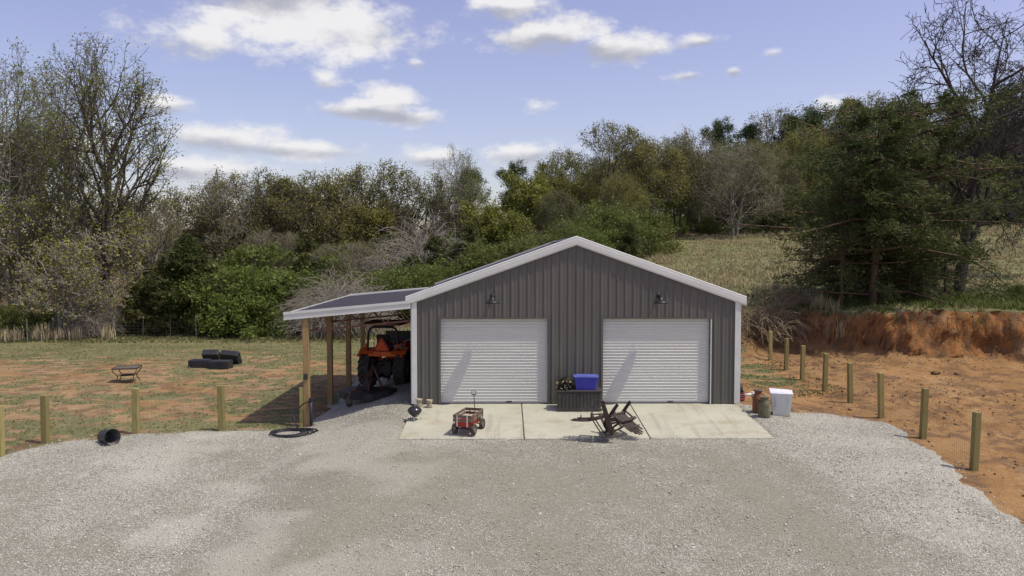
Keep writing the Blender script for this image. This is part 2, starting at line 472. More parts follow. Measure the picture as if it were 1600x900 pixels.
def gravel_mat():
    m, N, b, out = new_mat('gravel')
    co = N.n('ShaderNodeTexCoord').outputs['Object']
    at = N.n('ShaderNodeAttribute', attribute_name='mask')
    sp = N.n('ShaderNodeSeparateColor'); N.put(sp.inputs[0], at.outputs['Color'])
    tanm, dust = sp.outputs[0], sp.outputs[1]
    vo = N.n('ShaderNodeTexVoronoi'); N.put(vo.inputs['Vector'], co); vo.inputs['Scale'].default_value = 36
    vo2 = N.n('ShaderNodeTexVoronoi'); N.put(vo2.inputs['Vector'], co); vo2.inputs['Scale'].default_value = 60
    cs = N.n('ShaderNodeSeparateColor'); N.put(cs.inputs[0], vo.outputs['Color'])
    cs2 = N.n('ShaderNodeSeparateColor'); N.put(cs2.inputs[0], vo2.outputs['Color'])
    n1 = N.noise(co, .8, 5.0, .6); n2 = N.noise(co, 4.0, 5.0, .65)
    st = N.mix(cs.outputs[0], (.185, .187, .152), (.575, .58, .51))
    st = N.mix(N.ss(cs.outputs[1], .78, .9, 0, .7), st, (.20, .175, .15))
    st = N.mix(N.m('MULTIPLY', cs2.outputs[0], .45), st, (.46, .445, .39))
    fines = N.mix(n2, (.198, .190, .135), (.14, .135, .094))
    amt = N.m('ADD', tanm, N.m('ADD', N.m('MULTIPLY', N.m('SUBTRACT', n1, .5), .5), N.m('MULTIPLY', N.m('SUBTRACT', n2, .5), .7)))
    # fines fill the gaps between stones first, then bury some of the stones
    gap = N.ss(vo.outputs['Distance'], .25, .62)
    f = N.ss(N.m('ADD', amt, N.m('ADD', N.m('MULTIPLY', gap, .45), N.m('MULTIPLY', N.m('SUBTRACT', cs.outputs[2], .5), .7))), .42, .85)
    c = N.mix(N.m('MULTIPLY', f, .70), st, fines)
    c = N.mix(N.m('MULTIPLY', dust, .65), c, (.53, .525, .455))
    c = N.mix(N.m('MULTIPLY', N.ss(vo.outputs['Distance'], .5, .8), N.m('SUBTRACT', .7, N.m('MULTIPLY', f, .35))), c, (.15, .135, .11))
    N.put(b.inputs['Base Color'], c)
    b.inputs['Roughness'].default_value = .92; b.inputs['Specular IOR Level'].default_value = .2
    hh = N.m('MULTIPLY', N.m('SUBTRACT', 1.0, vo.outputs['Distance']), N.m('SUBTRACT', 1.15, N.m('MULTIPLY', f, .6)))
    bump(N, b, N.m('ADD', hh, N.m('MULTIPLY', n2, .5)), .8, .025)
gravel_mat()

def leaf_mat(name, c1, c2, c3=None, trans=0.35, rough=.6):
    m, N, b, out = new_mat(name)
    geo = N.n('ShaderNodeNewGeometry')
    co = N.n('ShaderNodeTexCoord').outputs['Object']
    oi = N.n('ShaderNodeObjectInfo').outputs['Random']
    cl = N.noise(N.vm('ADD', co, N.comb(N.m('MULTIPLY', oi, 50), 0.0, 0.0)), .7, 3.0, .6)
    c = N.mix(N.ss(N.m('ADD', N.m('MULTIPLY', geo.outputs['Random Per Island'], .6), N.m('MULTIPLY', cl, .8)), .35, 1.0), c1, c2)
    if c3: c = N.mix(N.ss(N.m('ADD', N.m('MULTIPLY', oi, .5), cl), .62, .98, 0, .9), c, c3)
    N.put(b.inputs['Base Color'], c); b.inputs['Roughness'].default_value = rough
    b.inputs['Specular IOR Level'].default_value = .25
    tr = N.n('ShaderNodeBsdfTranslucent'); N.put(tr.inputs[0], c)
    mx = N.n('ShaderNodeMixShader'); mx.inputs[0].default_value = trans
    m.node_tree.links.new(b.outputs[0], mx.inputs[1]); m.node_tree.links.new(tr.outputs[0], mx.inputs[2])
    m.node_tree.links.new(mx.outputs[0], out.inputs[0])
    return m
leaf_mat('leaf_young', (.15, .20, .035), (.27, .33, .07), (.27, .29, .075), trans=.5)
leaf_mat('leaf_olive', (.165, .18, .045), (.315, .30, .085), (.23, .235, .06), trans=.45)
leaf_mat('leaf_bud', (.155, .155, .068), (.26, .24, .11), (.17, .195, .06), trans=.45)
leaf_mat('leaf_yellow', (.24, .26, .065), (.37, .37, .11), trans=.45)
leaf_mat('leaf_lime', (.16, .19, .035), (.27, .28, .06), trans=.45)
leaf_mat('leaf_shrub', (.09, .135, .028), (.20, .25, .06), (.15, .165, .05), trans=.42)
leaf_mat('leaf_cedar', (.05, .07, .02), (.105, .125, .038), (.12, .122, .045), trans=.35)
leaf_mat('leaf_bigcedar', (.046, .07, .02), (.115, .14, .045), (.10, .115, .04), trans=.35)
leaf_mat('leaf_pine', (.036, .062, .02), (.08, .118, .038), trans=.3)
leaf_mat('straw', (.36, .31, .175), (.53, .46, .275), trans=.3, rough=.9)
leaf_mat('grass_field', (.085, .11, .035), (.19, .19, .075), (.28, .25, .13), trans=.3, rough=.9)
leaf_mat('grass_hill', (.16, .165, .065), (.32, .285, .14), (.40, .35, .19), trans=.3, rough=.9)
simple('bark_black', (.075, .065, .058), (.045, .04, .036), rough=.95, scale=5)
leaf_mat('straw_pale', (.46, .39, .24), (.62, .54, .36), trans=.3, rough=.9)
leaf_mat('grass_green', (.075, .11, .022), (.15, .18, .045), trans=.3)
simple('bark_grey', (.27, .245, .21), (.17, .15, .125), rough=.95, scale=5, stretch=(2, 2, .5), bs=.4)
simple('bark_dark', (.12, .105, .09), (.075, .064, .055), rough=.95, scale=5, stretch=(2, 2, .5), bs=.4)
simple('bark_pale', (.33, .30, .26), (.20, .18, .15), rough=.95, scale=5, stretch=(2, 2, .5), bs=.4)
simple('bark_brown', (.13, .085, .055), (.08, .052, .035), rough=.95, scale=5, stretch=(2, 2, .5), bs=.4)
simple('bark_straw', (.30, .235, .15), (.20, .15, .095), rough=.95, scale=5)
simple('stone_grey', (.58, .56, .52), (.40, .38, .34), rough=.9, scale=9)

# ------------------------------------------------------------------ terrain
def spaced(lo, hi, dense_lo, dense_hi, step, grow=1.13, extra=None):
    a = list(np.arange(dense_lo, dense_hi + 1e-6, step))
    s = step; v = a[-1]
    while v < hi: s *= grow; v += s; a.append(v)
    s = step; v = a[0]; b = []
    while v > lo: s *= grow; v -= s; b.append(v)
    return np.array(sorted(b + a))
gx = spaced(-900, 900, -15, 27, .13, 1.09)
gy = spaced(-60, 1500, 10, 39, .13, 1.09)
gy = np.unique(np.concatenate([gy, np.arange(30.6, 37.6, .13) + .065]))
X, Y = np.meshgrid(gx, gy)
Z = land(X, Y)
# what covers the ground: grass share, redness of the soil, leaf litter
fld = sst(-X, 5.4, 6.4)
patch = fbm(X * .8, Y * 1.2, 1.1, 4, .65) * .55 + fbm(X, Y, 2.9, 3) * .45
g_left = np.clip(.44 + (patch - .5) * 3.2 + .50 * sst(Y, 33, 43) - .28 * sst(-np.abs(Y - 33) , -6, -1) * sst(-X, 12, 17) + .26 * sst(-np.abs(Y - 22.3), -1.6, 0), 0, 1)
hillm = sst(land(X, Y, False), .55, 1.1)
g_hill = np.clip(.80 + (patch - .5) * .9, 0, 1)
slope_left = sst(Y - 24.0, 0, 4) * (1 - sst(X, 9.6, 11.6)) * sst(X, 6.4, 7.0)
g_right = np.clip((patch - .28) * 3.0, 0, 1) * slope_left + .12 * sst(patch, .55, .7) * (1 - slope_left)
GR = np.where(X < 4, g_left, lerp(g_right, g_hill, hillm))
GR = lerp(GR, .8, sst(Y, 36, 42) * (X > -6) * (X < 4))
RED = lerp(.05 + .3 * sst(fbm(X, Y, .35, 3), .5, .62), .55, sst(X, 5, 7))
dy = np.abs(np.gradient(Z, gy, axis=0)); 
steep = sst(dy, .55, 1.2) * (X > 9) * (Y < 42)
RED = np.clip(np.maximum(RED, steep), 0, 1)
GR = GR * (1 - steep * .95)
LIT = np.maximum(sst(Y, 47, 54) * sst(-X, -4, 6), sst(Y, 96, 103))
cols = np.stack([GR, RED, LIT, np.ones_like(GR)], -1)
# the cut face is lumpy in depth too: ledges, runnels, overhanging sods
Y0_ = Y.copy()
lump = (fbm(X * 1.0 + 3, Z * 1.3 + Y * .2, 1.0, 5, .66) - .5) * 2.0 + (fbm(X * 1.6, Z * .35, 1.5, 3, .6) - .5) * .9
Y = Y - lump * sst(dy, .35, 1.1) * (X > 10.5) * (Y < 42) * .55

def grid_mesh(name, mask, mat, zoff=None, X=X, Y=Y, Z=Z, cols=cols):
    ny, nx = X.shape
    idx = np.arange(ny * nx).reshape(ny, nx)
    q = np.stack([idx[:-1, :-1], idx[:-1, 1:], idx[1:, 1:], idx[1:, :-1]], -1)[mask]
    used = np.unique(q); remap = -np.ones(ny * nx, int); remap[used] = np.arange(len(used))
    V = np.stack([X.ravel(), Y.ravel(), Z.ravel()], -1)[used]
    me = np_mesh(name, V, remap[q], mat, True)
    at = me.attributes.new('mask', 'FLOAT_COLOR', 'POINT')
    at.data.foreach_set('color', cols.reshape(-1, 4)[used].astype(np.float32).ravel())
    return me
cx = (X[:-1, :-1] + X[1:, 1:]) / 2; cy = (Y0_[:-1, :-1] + Y0_[1:, 1:]) / 2
csteep = steep[:-1, :-1] > .5
chill = (hillm[:-1, :-1] > .5) & ~((csteep) & (cy < 40))
cbank = csteep & ~chill & (cy < 40) | (csteep & (cy < 40))
chill &= ~cbank
tag(link('earth_bank', grid_mesh('earth_bank', cbank, MATS['earth'])), 'steep cut bank of rusty red clay below the cedar', 'bank', kind='structure')
tag(link('hillside', grid_mesh('hillside', chill, MATS['earth'])), 'grassy hillside field rising behind the garage', 'hillside', kind='structure')
tag(link('ground', grid_mesh('ground', ~(cbank | chill), MATS['earth'])), 'bare orange clay yard and patchy grass field', 'ground', kind='structure')

# gravel drive: outline read off the photograph, on the ground
P = [(-14.5, 3)] + [tuple(on_ground(u, v)[:2]) for (u, v) in [(-60, 728), (0, 713), (70, 693), (150, 685), (215, 677), (350, 673), (440, 671), (486, 666), (503, 650), (526, 625), (550, 600), (562, 588)]]
P += [(-4.9, 31.5), (-2.5, 31.5), (6.4, 31.0), (6.5, 23.2), (6.75, 22.5)]
P += [tuple(on_ground(u, v)[:2]) for (u, v) in [(1168, 634), (1200, 640), (1240, 644), (1300, 647), (1345, 654), (1395, 665), (1432, 688), (1466, 712), (1484, 738), (1514, 762), (1560, 795), (1600, 820), (1680, 868)]] + [(10.5, 3)]
P = np.array(P)
def signed(x, y, P=P):
    """distance to the outline, positive inside"""
    x = np.asarray(x, float); y = np.asarray(y, float)
    best = np.full(x.shape, 1e9); inside = np.zeros(x.shape, bool)
    for i in range(len(P)):
        ax, ay = P[i]; bx, by = P[(i + 1) % len(P)]
        dx, dy_ = bx - ax, by - ay
        t = np.clip(((x - ax) * dx + (y - ay) * dy_) / (dx * dx + dy_ * dy_ + 1e-9), 0, 1)
        best = np.minimum(best, np.hypot(x - ax - t * dx, y - ay - t * dy_))
        c = ((ay > y) != (by > y)) & (x < (bx - ax) * (y - ay) / (by - ay + 1e-12) + ax)
        inside ^= c
    return np.where(inside, best, -best)
def tan_amount(x, y):
    s = signed(x, y)
    st = fbm(x * .9 + y * .25, y * .45, .55, 4, .55)
    a = .30 + (st - .5) * 1.9
    mid = sst(-np.abs(x - .8), -7.5, -3.5) * sst(-np.abs(y - 14.5), -5.0, -2.5)
    a = a * .85 + .02 + .38 * mid
    track = np.exp(-((x - (4.4 + (18.5 - y) * .22)) / .5) ** 2) * sst(y, 12, 14) * sst(-y, -19, -17.5)
    tr2 = np.exp(-((x - (-4.6 + (18.5 - y) * .32)) / .6) ** 2) * sst(y, 9, 12) * sst(-y, -19, -17)
    a = a + .40 * track + .26 * tr2
    a = a - .48 * sst(-s, -2.6, -.6) * sst(y, 9, 12)
    a = a + (fbm(x, y, 2.3, 3) - .5) * .5
    a = a - .25 * sst(x, 6.3, 7.6)
    return np.clip(a, 0, 1)
hx_ = np.arange(-16, 13.5, .11); hy_ = np.arange(5.5, 32.0, .11)
GX, GY = np.meshgrid(hx_, hy_)
S = signed(GX, GY)
edge_n = (fbm(GX, GY, 1.7, 4, .6) - .5)
SE = S + edge_n * .7
slab_in = (GX > BX0 + .05) & (GX < BX1 - .06) & (GY > SLAB_Y + .05)
GZ = land(GX, GY) + np.clip(SE * .16, -.06, .035) + (fbm(GX, GY, 2.2, 3) - .5) * .03
TA = tan_amount(GX, GY); DU = sst(fbm(GX, GY, .5, 3), .5, .7) * sst(-GX, -2, 7) * .8 + .5 * sst(GX, 6.8, 8.0) * sst(fbm(GX, GY, .9, 3), .4, .6)
gcols = np.stack([TA, DU, TA * 0, TA * 0 + 1], -1)
keep = (SE > -.3) & ~slab_in
ck = keep[:-1, :-1] & keep[1:, 1:] & keep[1:, :-1] & keep[:-1, 1:]
tag(link('gravel_drive', grid_mesh('gravel_drive', ck, MATS['gravel'], X=GX, Y=GY, Z=GZ, cols=gcols)), 'pale crushed stone gravel drive in front of the garage', 'gravel drive', kind='structure')

# loose stones lying on it
def stones(n, seed):
    r = np.random.RandomState(seed)
    a = r.uniform(0, 1, (n * 4, 2))
    y = 9.5 + (a[:, 0] ** 1.15) * 15; x = -13.5 + a[:, 1] * 26
    s = signed(x, y); 
    ok = (s > -.35) & ((s > .1) | (r.rand(len(s)) < .5)) & ~((x > BX0 - .02) & (x < BX1 + .05) & (y > SLAB_Y + .02))
    ok &= r.rand(len(x)) < (1.05 - .5 * tan_amount(x, y)) 
    x, y = x[ok][:n], y[ok][:n]; n = len(x)
    zz = land(x, y) + np.clip(signed(x, y) * .16, 0, .035) + .006
    size = (r.gamma(3.0, .0027, n) + .004) * np.where(r.rand(n) < .04, 1.5, 1.0)
    base = np.array([(1, 0, 0), (0, 1, 0), (-1, 0, 0), (0, -1, 0), (0, 0, 1), (0, 0, -1)], float)
    V = base[None] * r.uniform(.55, 1.25, (n, 6, 1)) * size[:, None, None]
    V[:, :, 2] *= .7
    ang = r.uniform(0, 6.28, n); c, s_ = np.cos(ang)[:, None], np.sin(ang)[:, None]
    vx = V[:, :, 0] * c - V[:, :, 1] * s_; vy = V[:, :, 0] * s_ + V[:, :, 1] * c
    tl = r.uniform(-.6, .6, (n, 1)); vz = V[:, :, 2] + vx * tl
    V = np.stack([vx + x[:, None], vy + y[:, None], vz + zz[:, None]], -1).reshape(-1, 3)
    f = np.array([(0, 1, 4), (1, 2, 4), (2, 3, 4), (3, 0, 4), (1, 0, 5), (2, 1, 5), (3, 2, 5), (0, 3, 5)])
    F = (f[None] + (np.arange(n) * 6)[:, None, None]).reshape(-1, 3)
    return V, F
def stone_mat():
    m, N, b, out = new_mat('stone')
    geo = N.n('ShaderNodeNewGeometry'); rnd = geo.outputs['Random Per Island']
    c = N.mix(rnd, (.27, .258, .215), (.64, .62, .56))
    N.put(b.inputs['Base Color'], c); b.inputs['Roughness'].default_value = .9
stone_mat()
V, F = stones(48000, 3)
tag(link('loose_gravel', np_mesh('loose_gravel', V, F, MATS['stone'])), 'loose pale stones strewn over the gravel drive', 'gravel', kind='stuff')

# concrete apron in three pours with open joints
slab = tag(empty('concrete_apron', (1.98, 20.7, 0)), 'pale concrete apron slab in front of the two doors', 'concrete slab', kind='structure')
def pour(x0, x1):
    mb = MB(); g = .012
    x0 += g; x1 -= g
    T = lambda x, y, dz: Vector((x - 1.98, y - 20.7, -.006 - (22.3 - y) * .0705 + dz))
    ya, yb = SLAB_Y, 22.42
    vs = [T(x0, ya, -.14), T(x1, ya, -.14), T(x1, yb, -.14), T(x0, yb, -.14), T(x0, ya, 0), T(x1, ya, 0), T(x1, yb, 0), T(x0, yb, 0)]
    mb.add(vs, [(3, 2, 1, 0), (4, 5, 6, 7), (0, 1, 5, 4), (2, 3, 7, 6), (1, 2, 6, 5), (3, 0, 4, 7)])
    mb.build('concrete_panel', MATS['concrete'], slab, bevel=.012)
for x0, x1 in ((-2.60, .45), (.45, 3.52), (3.52, 6.55)): pour(x0, x1)
def slab_z(y): return -.006 - (22.3 - y) * .0705
jm = MB(); 
for xj in (.45, 3.52): jm.add([(xj - 1.98 - .02, SLAB_Y + .04 - 20.7, slab_z(SLAB_Y) - .03), (xj - 1.98 + .02, SLAB_Y + .04 - 20.7, slab_z(SLAB_Y) - .03), (xj - 1.98 + .02, 22.3 - 20.7, -.036), (xj - 1.98 - .02, 22.3 - 20.7, -.036)], [(0, 1, 2, 3)])
jm.build('joint_filler', MATS['dark_steel'], slab)

# ------------------------------------------------------------------ grass and weeds
def blades(name, pos, h, lean, width, n, mat, seed, seedhead=0.0):
    """each tuft: n bent blades (two triangles each)"""
    r = np.random.RandomState(seed)
    m = len(pos); pos = np.repeat(pos, n, 0); H = np.repeat(h, n) * r.uniform(.55, 1.15, m * n)
    a = r.uniform(0, 6.283, m * n); ln = r.uniform(.1, 1, m * n) * lean * H
    off = r.normal(0, 1, (m * n, 2)) * (np.repeat(h, n) * .16)[:, None]
    b0 = pos.copy(); b0[:, :2] += off; b0[:, 2] -= .02
    dirx, diry = np.cos(a), np.sin(a); wx, wy = -np.sin(a) * width / 2, np.cos(a) * width / 2
    mid = b0 + np.stack([dirx * ln * .35, diry * ln * .35, H * .6], -1)
    tip = b0 + np.stack([dirx * ln, diry * ln, H], -1)
    W = np.stack([wx, wy, np.zeros_like(wx)], -1)
    V = np.stack([b0 - W * .8, b0 + W * .8, mid + W * (1 + seedhead), mid - W * (1 + seedhead), tip], 1).reshape(-1, 3)
    i = np.arange(m * n)[:, None] * 5
    F = np.concatenate([i + np.array([[0, 1, 2]]), i + np.array([[0, 2, 3]]), i + np.array([[3, 2, 4]])], 0)
    return np_mesh(name, V, F, mat)
def scatter(n, x0, x1, y0, y1, f, seed, pw=1.0):
    r = np.random.RandomState(seed)
    x = r.uniform(x0, x1, n); y = y0 + (y1 - y0) * r.rand(n) ** pw
    ok = r.rand(n) < f(x, y)
    x, y = x[ok], y[ok]
    return np.stack([x, y, land(x, y)], -1), r
def grass_share(x, y):
    pt = fbm(x * .8, y * 1.2, 1.1, 4, .65) * .55 + fbm(x, y, 2.9, 3) * .45
    return pt
def f_left(x, y):
    pt = grass_share(x, y)
    g = .44 + (pt - .5) * 3.2 + .50 * sst(y, 33, 43) - .28 * sst(-np.abs(y - 33), -6, -1) * sst(-x, 12, 17) + .26 * sst(-np.abs(y - 22.3), -1.6, 0)
    return sst(g, .30, .62) * (signed(x, y) < -.05)
p, r = scatter(26000, -30, -5.2, 18, 49, f_left, 1)
tag(link('field_grass', blades('field_grass', p, r.uniform(.03, .085, len(p)), .9, .016, 7, MATS['grass_field'], 2)), 'short patchy grass on the field left of the lean-to', 'grass', kind='stuff')
def f_hill(x, y):
    return (land(x, y, False) > .9) * sst(fbm(x, y, .22, 3), .36, .58) * (.35 + .65 * sst(fbm(x, y, 1.1, 3), .4, .6))
p, r = scatter(30000, 9, 62, 36, 100, f_hill, 4, .8)
tag(link('straw_grass', blades('straw_grass', p, r.uniform(.12, .36, len(p)) * (1 + 1.1 * (r.rand(len(p)) < .08)), .5, .035, 8, MATS['straw'], 5, .6)), 'tall dry straw coloured grass over the hillside', 'grass', kind='stuff')
p, r = scatter(16000, 9, 60, 33, 80, lambda x, y: (land(x, y, False) > .7) * .8, 41, 1.5)
tag(link('hill_grass', blades('hill_grass', p, r.uniform(.08, .2, len(p)), .8, .03, 7, MATS['grass_hill'], 42)), 'low mixed green and dry grass on the hillside', 'grass', kind='stuff')
def f_rim(x, y):
    hz = land(x, y, False); hb = land(x, y - 1.2, False)
    return (hz > 1.35) * np.where(y < 38, .9, .25) * sst(fbm(x, y, .7, 3), .35, .55)
p, r = scatter(9000, 10, 34, 31.5, 41, f_rim, 6)
tag(link('rim_grass', blades('rim_grass', p, r.uniform(.10, .34, len(p)), .8, .022, 9, MATS['grass_green'], 7)), 'fresh green grass along the top of the clay bank', 'grass', kind='stuff')
p, r = scatter(2200, 7.2, 15, 31, 42, lambda x, y: (land(x, y, False) > .35) * sst(fbm(x, y, .8, 3), .45, .6), 8)
tag(link('dry_weeds', blades('dry_weeds', p, r.uniform(.3, .95, len(p)), .7, .02, 9, MATS['straw'], 9)), 'bleached dead weeds on the slope right of the garage', 'weeds', kind='stuff')
p, r = scatter(6000, 6.8, 11.8, 25, 36, lambda x, y: sst(grass_share(x, y), .44, .56) * (x < 11.4), 18)
tag(link('yard_grass', blades('yard_grass', p, r.uniform(.03, .07, len(p)), .9, .014, 7, MATS['grass_field'], 19)), 'thin grass on the clay beside the garage wall', 'grass', kind='stuff')
p, r = scatter(5000, -34, 2, 45, 50, lambda x, y: .6 + 0 * x, 28)
tag(link('fence_grass', blades('fence_grass', p, r.uniform(.06, .22, len(p)), .7, .025, 8, MATS['grass_field'], 29)), 'longer uncut grass along the far wire fence', 'grass', kind='stuff')

p, r = scatter(900, -12.5, 1, 10, 20, lambda x, y: sst(fbm(x, y, .7, 3), .58, .70) * sst(fbm(x, y, 3.1, 2), .45, .6) * (signed(x, y) > .1), 38)
tag(link('gravel_weeds', blades('gravel_weeds', p, r.uniform(.02, .07, len(p)), 1.2, .014, 8, MATS['grass_green'], 39)), 'small weeds sprouting through the gravel drive', 'weeds', kind='stuff')

# crumbs of soil on the clay yard and below the bank, pebbles kicked onto the slab, roots hanging from the bank
def pebbles(x, y, z, size, seed):
    r = np.random.RandomState(seed); n = len(x)
    base = np.array([(1, 0, 0), (0, 1, 0), (-1, 0, 0), (0, -1, 0), (0, 0, 1), (0, 0, -1)], float)
    Vq = base[None] * r.uniform(.55, 1.25, (n, 6, 1)) * size[:, None, None]
    ang = r.uniform(0, 6.28, n); c, s_ = np.cos(ang)[:, None], np.sin(ang)[:, None]
    vx = Vq[:, :, 0] * c - Vq[:, :, 1] * s_; vy = Vq[:, :, 0] * s_ + Vq[:, :, 1] * c
    Vq = np.stack([vx + x[:, None], vy + y[:, None], Vq[:, :, 2] * .75 + vx * r.uniform(-.5, .5, (n, 1)) + z[:, None]], -1).reshape(-1, 3)
    f = np.array([(0, 1, 4), (1, 2, 4), (2, 3, 4), (3, 0, 4), (1, 0, 5), (2, 1, 5), (3, 2, 5), (0, 3, 5)])
    return Vq, (f[None] + (np.arange(n) * 6)[:, None, None]).reshape(-1, 3)
r = np.random.RandomState(88)
cx_ = r.uniform(8.0, 26, 9000); cy_ = 13 + 20.5 * r.rand(9000) ** .8
ok = (signed(cx_, cy_) < -.15) & (land(cx_, cy_, False) < .9) & (r.rand(9000) < .15 + .85 * sst(fbm(cx_, cy_, .6, 4), .48, .62) + .6 * sst(cy_, 30, 32.5))
cx_, cy_ = cx_[ok], cy_[ok]
V, F = pebbles(cx_, cy_, land(cx_, cy_) + .008, r.gamma(1.4, .011, len(cx_)) + .007, 89)
tag(link('soil_crumbs', np_mesh('soil_crumbs', V, F, MATS['rock_red'])), 'crumbled clay scattered over the right clay yard', 'soil', kind='stuff')
px_ = r.uniform(BX0, BX1 - .05, 420); py_ = SLAB_Y + .01 + r.exponential(.09, 420)
V, F = pebbles(px_, py_, -.006 - (22.3 - py_) * .0705 + .004, r.gamma(2, .003, 420) + .004, 90)
tag(link('slab_pebbles', np_mesh('slab_pebbles', V, F, MATS['stone'])), 'stray pebbles along the front edge of the concrete slab', 'pebbles', kind='stuff')
rt = MB(); rr_ = random.Random(19)
yl = np.arange(30, 40, .05)
for k in range(64):
    x0 = rr_.uniform(12.8, 27); zz = land(np.full_like(yl, x0), yl); top = zz.max() if False else None
    i = int(np.argmax(zz > 1.3)); y0 = yl[i]; z0 = float(zz[i]) + .12
    pts = [(x0, y0 + .25, z0 + .12), (x0 + rr_.uniform(-.1, .1), y0 - .12, z0 + .05)]
    d_ = rr_.uniform(.15, .6)
    for j in range(1, 4): pts.append((pts[-1][0] + rr_.uniform(-.12, .12), y0 - .18 - .1 * j * rr_.random() - d_ * .15 * j, z0 - d_ * j * .5))
    rt.tube(pts, [.009, .008, .006, .005, .004], 4, caps=False)
tag(rt.build('hanging_roots', MATS['bark_brown']), 'dry roots and stalks hanging over the clay bank', 'roots', kind='stuff')

# ------------------------------------------------------------------ garage
PKX, PKZ, EVZ = 1.98, 4.60, 2.97
def roof_z(x): return EVZ + (PKZ - EVZ) * (1 - abs(x - PKX) / (BX1 - PKX))
garage = tag(empty('metal_garage', (PKX, BY0, 0)), 'brown ribbed metal garage with white trim and two roll-up doors', 'garage')
GO = Vector((PKX, BY0, 0))
DOORS = [(-1.845, 1.195), (2.725, 5.765)]; DOOR_TOP = 2.42
PITCH_R = .2286
def rib_profile(x0, x1, phase):
    """breakpoints (x, height) of a ribbed sheet"""
    pts = []
    k = math.floor((x0 - phase) / PITCH_R) - 1
    while True:
        c = phase + k * PITCH_R
        if c - .05 > x1: break
        for dx, h in ((-.034, 0), (-.016, .021), (.016, .021), (.034, 0), (.095, 0), (.105, .004), (.125, .004), (.135, 0)):
            pts.append((c + dx, h))
        k += 1
    pts = sorted(pts)
    xs = [p[0] for p in pts]; hs = [p[1] for p in pts]
    bx = [x0] + [x for x in xs if x0 + 1e-4 < x < x1 - 1e-4] + [x1]
    return [(x, float(np.interp(x, xs, hs))) for x in bx]
def wall_sheet(a, b, top, holes, place, parent, panel=.9144):
    n = round((b - a) / panel); w = (b - a) / n
    for i in range(n):
        x0, x1 = a + i * w, a + (i + 1) * w
        br = rib_profile(x0, x1, a + .05)
        for e in [h[k] for h in holes for k in (0, 1)] + ([PKX] if holes else []):
            if x0 + 1e-3 < e < x1 - 1e-3:
                xs = [q[0] for q in br]; hs = [q[1] for q in br]
                br.append((e - 1e-4, float(np.interp(e, xs, hs)))); br.append((e + 1e-4, float(np.interp(e, xs, hs))))
        br.sort(); mb = MB()
        lap = .0015 * (i % 2)
        for (xa, ha), (xb, hb) in zip(br[:-1], br[1:]):
            if xb - xa < 1e-5: continue
            mid = (xa + xb) / 2; z0 = 0.015
            for h in holes:
                if h[0] - 5e-4 < mid < h[1] + 5e-4: z0 = DOOR_TOP
            mb.add([place(xa, ha + lap, z0), place(xb, hb + lap, z0), place(xb, hb + lap, top(xb)), place(xa, ha + lap, top(xa))], [(0, 1, 2, 3)])
        if mb.v: mb.build('wall_panel', MATS['wall_metal'], parent)
wall_sheet(BX0, BX1, roof_z, DOORS, lambda x, h, z: Vector((x, BY0 - h, z)) - GO, garage)
wall_sheet(BX0, BX1, roof_z, [], lambda x, h, z: Vector((x, BY1 + h, z)) - GO, garage)
wall_sheet(BY0, BY1, lambda y: EVZ, [], lambda y, h, z: Vector((BX0 - h, y, z)) - GO, garage)
wall_sheet(BY0, BY1, lambda y: EVZ, [], lambda y, h, z: Vector((BX1 + h, y, z)) - GO, garage)
# unseen dark block inside the shell, so no light leaks through the sheets
core = MB()
core.box(Vector(((BX0 + BX1) / 2, (BY0 + BY1) / 2 + .1, 1.4)) - GO, (BX1 - BX0 - .3, BY1 - BY0 - .5, 2.6))
core.build('light_block', MATS['dark_steel'], garage)
for x, sx in ((BX0, -1), (BX1, 1)):
    for y, sy in ((BY0, -1), (BY1, 1)):
        mb = MB()
        mb.box(Vector((x - sx * .055, y + sy * .036, 1.49)) - GO, (.15, .022, 2.96))
        mb.box(Vector((x + sx * .031, y - sy * .05, 1.49)) - GO, (.022, .16, 2.96))
        mb.build('corner_trim', MATS['trim_white'], garage, bevel=.006)
# roof: sheets running down the slope, a folded rake trim on each gable
SL = math.atan2(PKZ - EVZ, BX1 - PKX)
OV, RY0, RY1 = .16, BY0 - .075, BY1 + .075
def roof_panels(x_top, z_top, x_low, z_low, y0, y1, n, parent, ref):
    w = (y1 - y0) / n
    a, b = Vector((x_top, 0, z_top)), Vector((x_low, 0, z_low))
    d = (b - a).normalized(); up = Vector((-d.z, 0, d.x));
    if up.z < 0: up = -up
    mb = MB(); L = (b - a).length
    prof = [(0, 0), (.03, .0), (.045, .02), (.075, .02), (.09, 0)]
    for k in (1, 2, 3): prof += [(k * w / 4 - .02, 0), (k * w / 4 - .01, .014), (k * w / 4 + .01, .014), (k * w / 4 + .02, 0)]
    prof += [(w, 0)]
    vs = []
    for (t, h) in prof:
        vs += [Vector((0, t, 0)) + up * h, d * L + Vector((0, t, 0)) + up * h, Vector((0, t, 0)) - up * .03, d * L + Vector((0, t, 0)) - up * .03]
    m = len(prof)
    fs = [(4 * i, 4 * i + 4, 4 * i + 5, 4 * i + 1) for i in range(m - 1)] + [(4 * i + 2, 4 * i + 3, 4 * i + 7, 4 * i + 6) for i in range(m - 1)]
    fs += [(4 * i, 4 * i + 2, 4 * i + 6, 4 * i + 4) for i in range(m - 1)] + [(4 * i + 1, 4 * i + 5, 4 * i + 7, 4 * i + 3) for i in range(m - 1)]
    fs += [(0, 1, 3, 2), (4 * m - 4, 4 * m - 2, 4 * m - 1, 4 * m - 3)]
    me = mb.add(vs, fs).mesh('roof_panel', MATS['roof_metal'])
    for i in range(n):
        link('roof_panel', me, parent, Vector((x_top, y0 + i * w, z_top + .0012 * (i % 2))) - ref)
rise = (PKZ - EVZ) / (BX1 - PKX)
